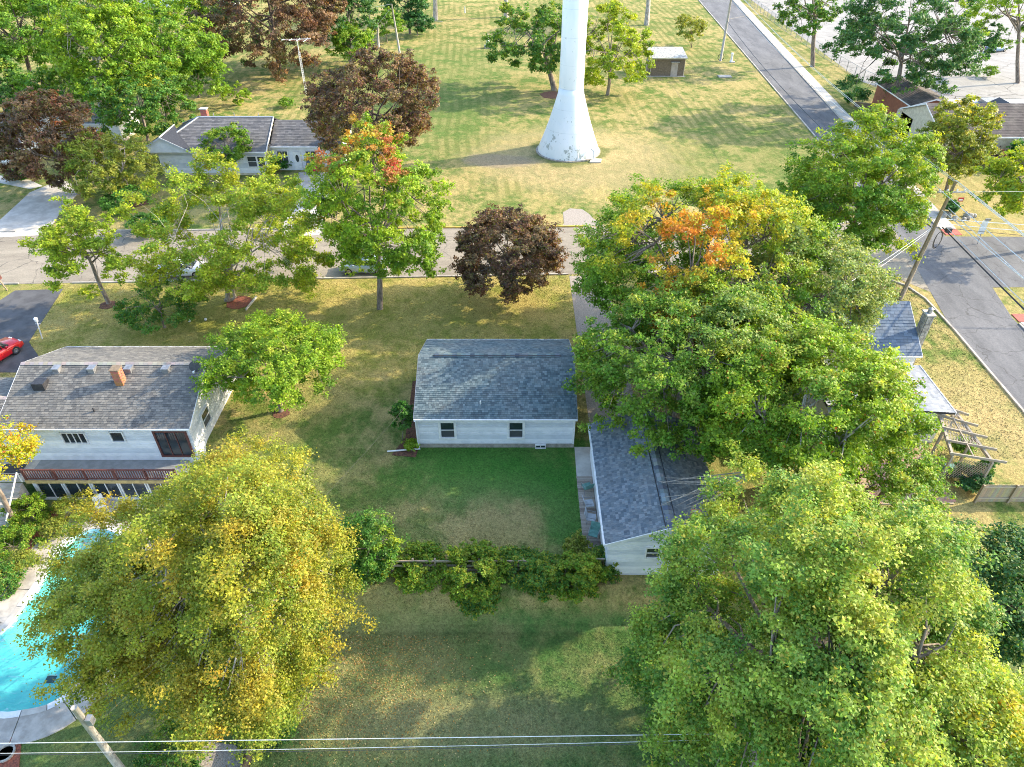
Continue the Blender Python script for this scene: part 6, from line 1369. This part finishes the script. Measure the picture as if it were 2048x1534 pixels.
# short turf: real blades over the near lawns
rs = np.random.default_rng(31)
def turf(name, x0, x1, y0, y1, n, size):
    PX = rs.uniform(x0, x1, n); PY = rs.uniform(y0, y1, n); PZ = ground_z(PX, PY)
    ok = (PY < 56.8+.035*PX) & ~inside(offset_poly(POOL, 1.9), PX, PY) & ~((PX > -6.3) & (PX < 4.2) & (PY > 34) & (PY < 42.5)) & ~((PX > 4.0) & (PX < 11.4) & (PY > 23.8) & (PY < 34)) & ~((PX > 5.2) & (PX < 9) & (PY > 33)) & ~((PX < -20.3) & (PY > 30.8) & (PY < 41.5)) & ~((PX > sideL(PY)-.2))
    ok &= ~((PX < -20) & (PY < 41.8) & (PY > 28)) & ~inside([G(*p) for p in ((30, 581), (126, 578), (58, 684), (80, 716), (40, 745), (-120, 745), (-60, 640))], PX, PY)
    P = np.stack([PX, PY, PZ], 1)[ok]; m_ = len(P); an = rs.uniform(0, 6.283, m_); s_ = size*rs.uniform(.6, 1.4, m_)
    a_ = np.stack([np.cos(an), np.sin(an), np.zeros(m_)], 1); tip = np.stack([np.cos(an+1.6)*.5, np.sin(an+1.6)*.5, np.full(m_, .36)], 1)
    V = np.stack([P-a_*s_[:,None]*.22, P+a_*s_[:,None]*.22, P+(tip+rs.normal(size=(m_,3))*.15)*s_[:,None]], 1)
    me = bpy.data.meshes.new(name); me.vertices.add(m_*3); me.vertices.foreach_set('co', V.astype(np.float32).ravel()); me.loops.add(m_*3); me.loops.foreach_set('vertex_index', np.arange(m_*3, dtype=np.int32))
    me.polygons.add(m_); me.polygons.foreach_set('loop_start', np.arange(0, m_*3, 3, dtype=np.int32)); me.polygons.foreach_set('loop_total', np.full(m_, 3, dtype=np.int32)); me.materials.append(M['lawn']); me.update()
    o = bpy.data.objects.new(name, me); C.objects.link(o); stuff(o)
turf('grass', -13, 12, 11.5, 34, 130000, .10); turf('grass', -42, 36, 33, 57, 130000, .13)
# fallen leaves on the lower lawn
rs = np.random.default_rng(77); n_ = 5200
ctr = G(740, 1330, LOW); PX = ctr.x + rs.normal(size=n_)*3.0 - rs.random(n_)*1.2; PY = ctr.y + rs.normal(size=n_)*2.9
ok = (PY < 21.4) & ~inside(offset_poly(POOL, .3), PX, PY); PX = PX[ok]; PY = PY[ok]
P = np.stack([PX, PY, ground_z(PX, PY)+.02], 1); Nn = rs.normal(size=P.shape)*.35+np.array([0,0,1]); Nn /= np.linalg.norm(Nn, axis=1, keepdims=True)
pl = np.array([(.55,.42,.14),(.50,.30,.08),(.62,.50,.26),(.42,.24,.10)]); col = pl[rs.integers(0,4,len(P))]*rs.uniform(.8,1.15,(len(P),1))
o = leaf_object('fallen_leaves', P, Nn, .075, col, None, M['leaf']); stuff(o)

PX = PC.x + rs.normal(size=240)*2.6 + 1.0; PY = PC.y + rs.normal(size=240)*2.8; ok = inside(offset_poly(POOL, -.15), PX, PY)
P = np.stack([PX[ok], PY[ok], np.full(ok.sum(), LOW-.092)], 1); Nn = np.tile(np.array([[0.02, 0.01, 1.0]]), (len(P), 1)); col = pl[rs.integers(0,4,len(P))]*.9
stuff(leaf_object('floating_leaves', P, Nn, .085, col, None, M['leaf']))

# ---------------------------------------------------------------- cars
def car(label, loc, rz, paint, suv=False):
    m_, nt_, b_ = new_mat('car_paint'); b_.inputs['Base Color'].default_value = paint + (1,); b_.inputs['Roughness'].default_value = .28; b_.inputs['Coat Weight'].default_value = .6; b_.inputs['Metallic'].default_value = .15
    t = thing('parked_car', label, 'car', (0,0,0))
    W = .90
    def loft(sec, name, mat, par=t, smooth=True):
        b = MB(); ring_ = []
        for (x, hw, z0, z1) in sec:
            k = len(b.v); r_ = min(.12, (z1-z0)*.35)
            prof = [(-hw*.94, z0), (-hw, z0+r_), (-hw, z1-r_), (-hw*.86, z1), (0, z1+.025), (hw*.86, z1), (hw, z1-r_), (hw, z0+r_), (hw*.94, z0)]
            b.v += [(x, y_, z_) for y_, z_ in prof]; ring_.append(k)
        n_ = 9
        for a_, c_ in zip(ring_[:-1], ring_[1:]):
            for j in range(n_): b.f.append((a_+j, a_+(j+1)%n_, c_+(j+1)%n_, c_+j)); b.c.append((.3,)*3)
        b.f.append(tuple(ring_[0]+j for j in range(n_))[::-1]); b.f.append(tuple(ring_[-1]+j for j in range(n_))); b.c += [(.3,)*3]*2
        return b.build(name, mat, par, smooth=smooth)
    zt = .95
    loft([(-2.25,.72,.38,.72),(-2.15,.84,.28,.92),(-1.6,W,.24,zt),(0,W,.22,zt),(1.1,W,.24,.92),(1.9,.86,.28,.82),(2.2,.74,.34,.66)], 'body', m_)
    h1 = 1.62 if suv else 1.42; back = -1.95 if suv else -1.55
    loft([(back,.72,zt-.03,zt+.05),(back+.35,.74,zt-.03,h1-.06),(-.5,.76,zt-.03,h1-.02),(.35,.74,zt-.03,h1-.06),(1.15,.72,.9,.97)], 'windows', M['glass'])
    loft([(back+.38,.66,h1-.06,h1-.02),(-.5,.70,h1-.03,h1+.01),(.32,.66,h1-.06,h1-.02)], 'roof', m_)
    for (xx, yy) in ((.38,.73),(-.45,.755),(back+.4,.735)):
        for s_ in (-1, 1):
            b = MB(); b.bar((xx+(.22 if xx > 0 else 0), s_*(yy+.02), zt-.02), (xx, s_*(yy-.05), h1-.02), .07, .06); b.build('pillar', m_, t)
    for x in (-1.35, 1.35):
        for s_ in (-1, 1):
            b = MB(); b.lathe([(.20,-.1),(.31,-.1),(.335,-.06),(.335,.06),(.31,.1),(.20,.1)], (0,0,0), 20); b.f.pop(); b.c.pop(); o = b.build('wheel', M['black_rubber'], origin=(0,0,0)); o.parent = t; o.location = (x, s_*.82, .335); o.rotation_euler = (math.pi/2,0,0)
            b = MB(); b.lathe([(.22,-.07),(.22,.07),(.14,.085),(.05,.07)], (0,0,0), 12); r_ = b.build('rim', M['chrome'], origin=(0,0,0)); r_.parent = o; r_.rotation_euler = (math.pi if s_ > 0 else 0,0,0)
    for s_ in (-1, 1):
        b = MB(); b.box((2.02, s_*.5-.14, .62), (2.16, s_*.5+.14, .74)); b.build('headlight', M['white_paint'], t)
        b = MB(); b.box((-2.24, s_*.62-.12, .68), (-2.12, s_*.62+.12, .84)); b.build('tail_light', M['red_plastic'], t)
        b = MB(); b.box((.75, s_*.92-.04, .92), (.9, s_*.92+.12, 1.05)); b.build('mirror', m_, t)
    t.location = loc; t.rotation_euler = (0,0,rz); return t
p = G(372, 545); car('white car parked at the near kerb under the spreading maple', (p.x, near_k(p.x)+1.35, .012), 0.03, (.78,.79,.80))
p = G(738, 520); car('pale blue car parked on the street behind the red tipped maple', (p.x, near_k(p.x)+1.4, .012), math.pi, (.42,.50,.56))
p = G(-6, 722); car('bright red car on the dark driveway at the left edge', (p.x-.2, p.y, .014), math.radians(68), (.62,.012,.02), True)
p = G(1912, 2); car('black car in the parking lot at the top edge', (p.x, p.y, .014), .3, (.02,.025,.03))
p = G(1990, 103); car('blue car in the parking lot beside the small conifer', (p.x, p.y, .014), .4, (.10,.20,.32))
p = G(617, 335); car('red car in front of the white wing across the street', (p.x+1.2, p.y, .014), 1.5, (.55,.02,.05), True)
p = G(90, 20); car('pale car glimpsed behind the trees at the top left', (p.x, p.y, .014), .2, (.6,.62,.66))
for o in SC.objects:
    if '_w' in o: del o['_w']
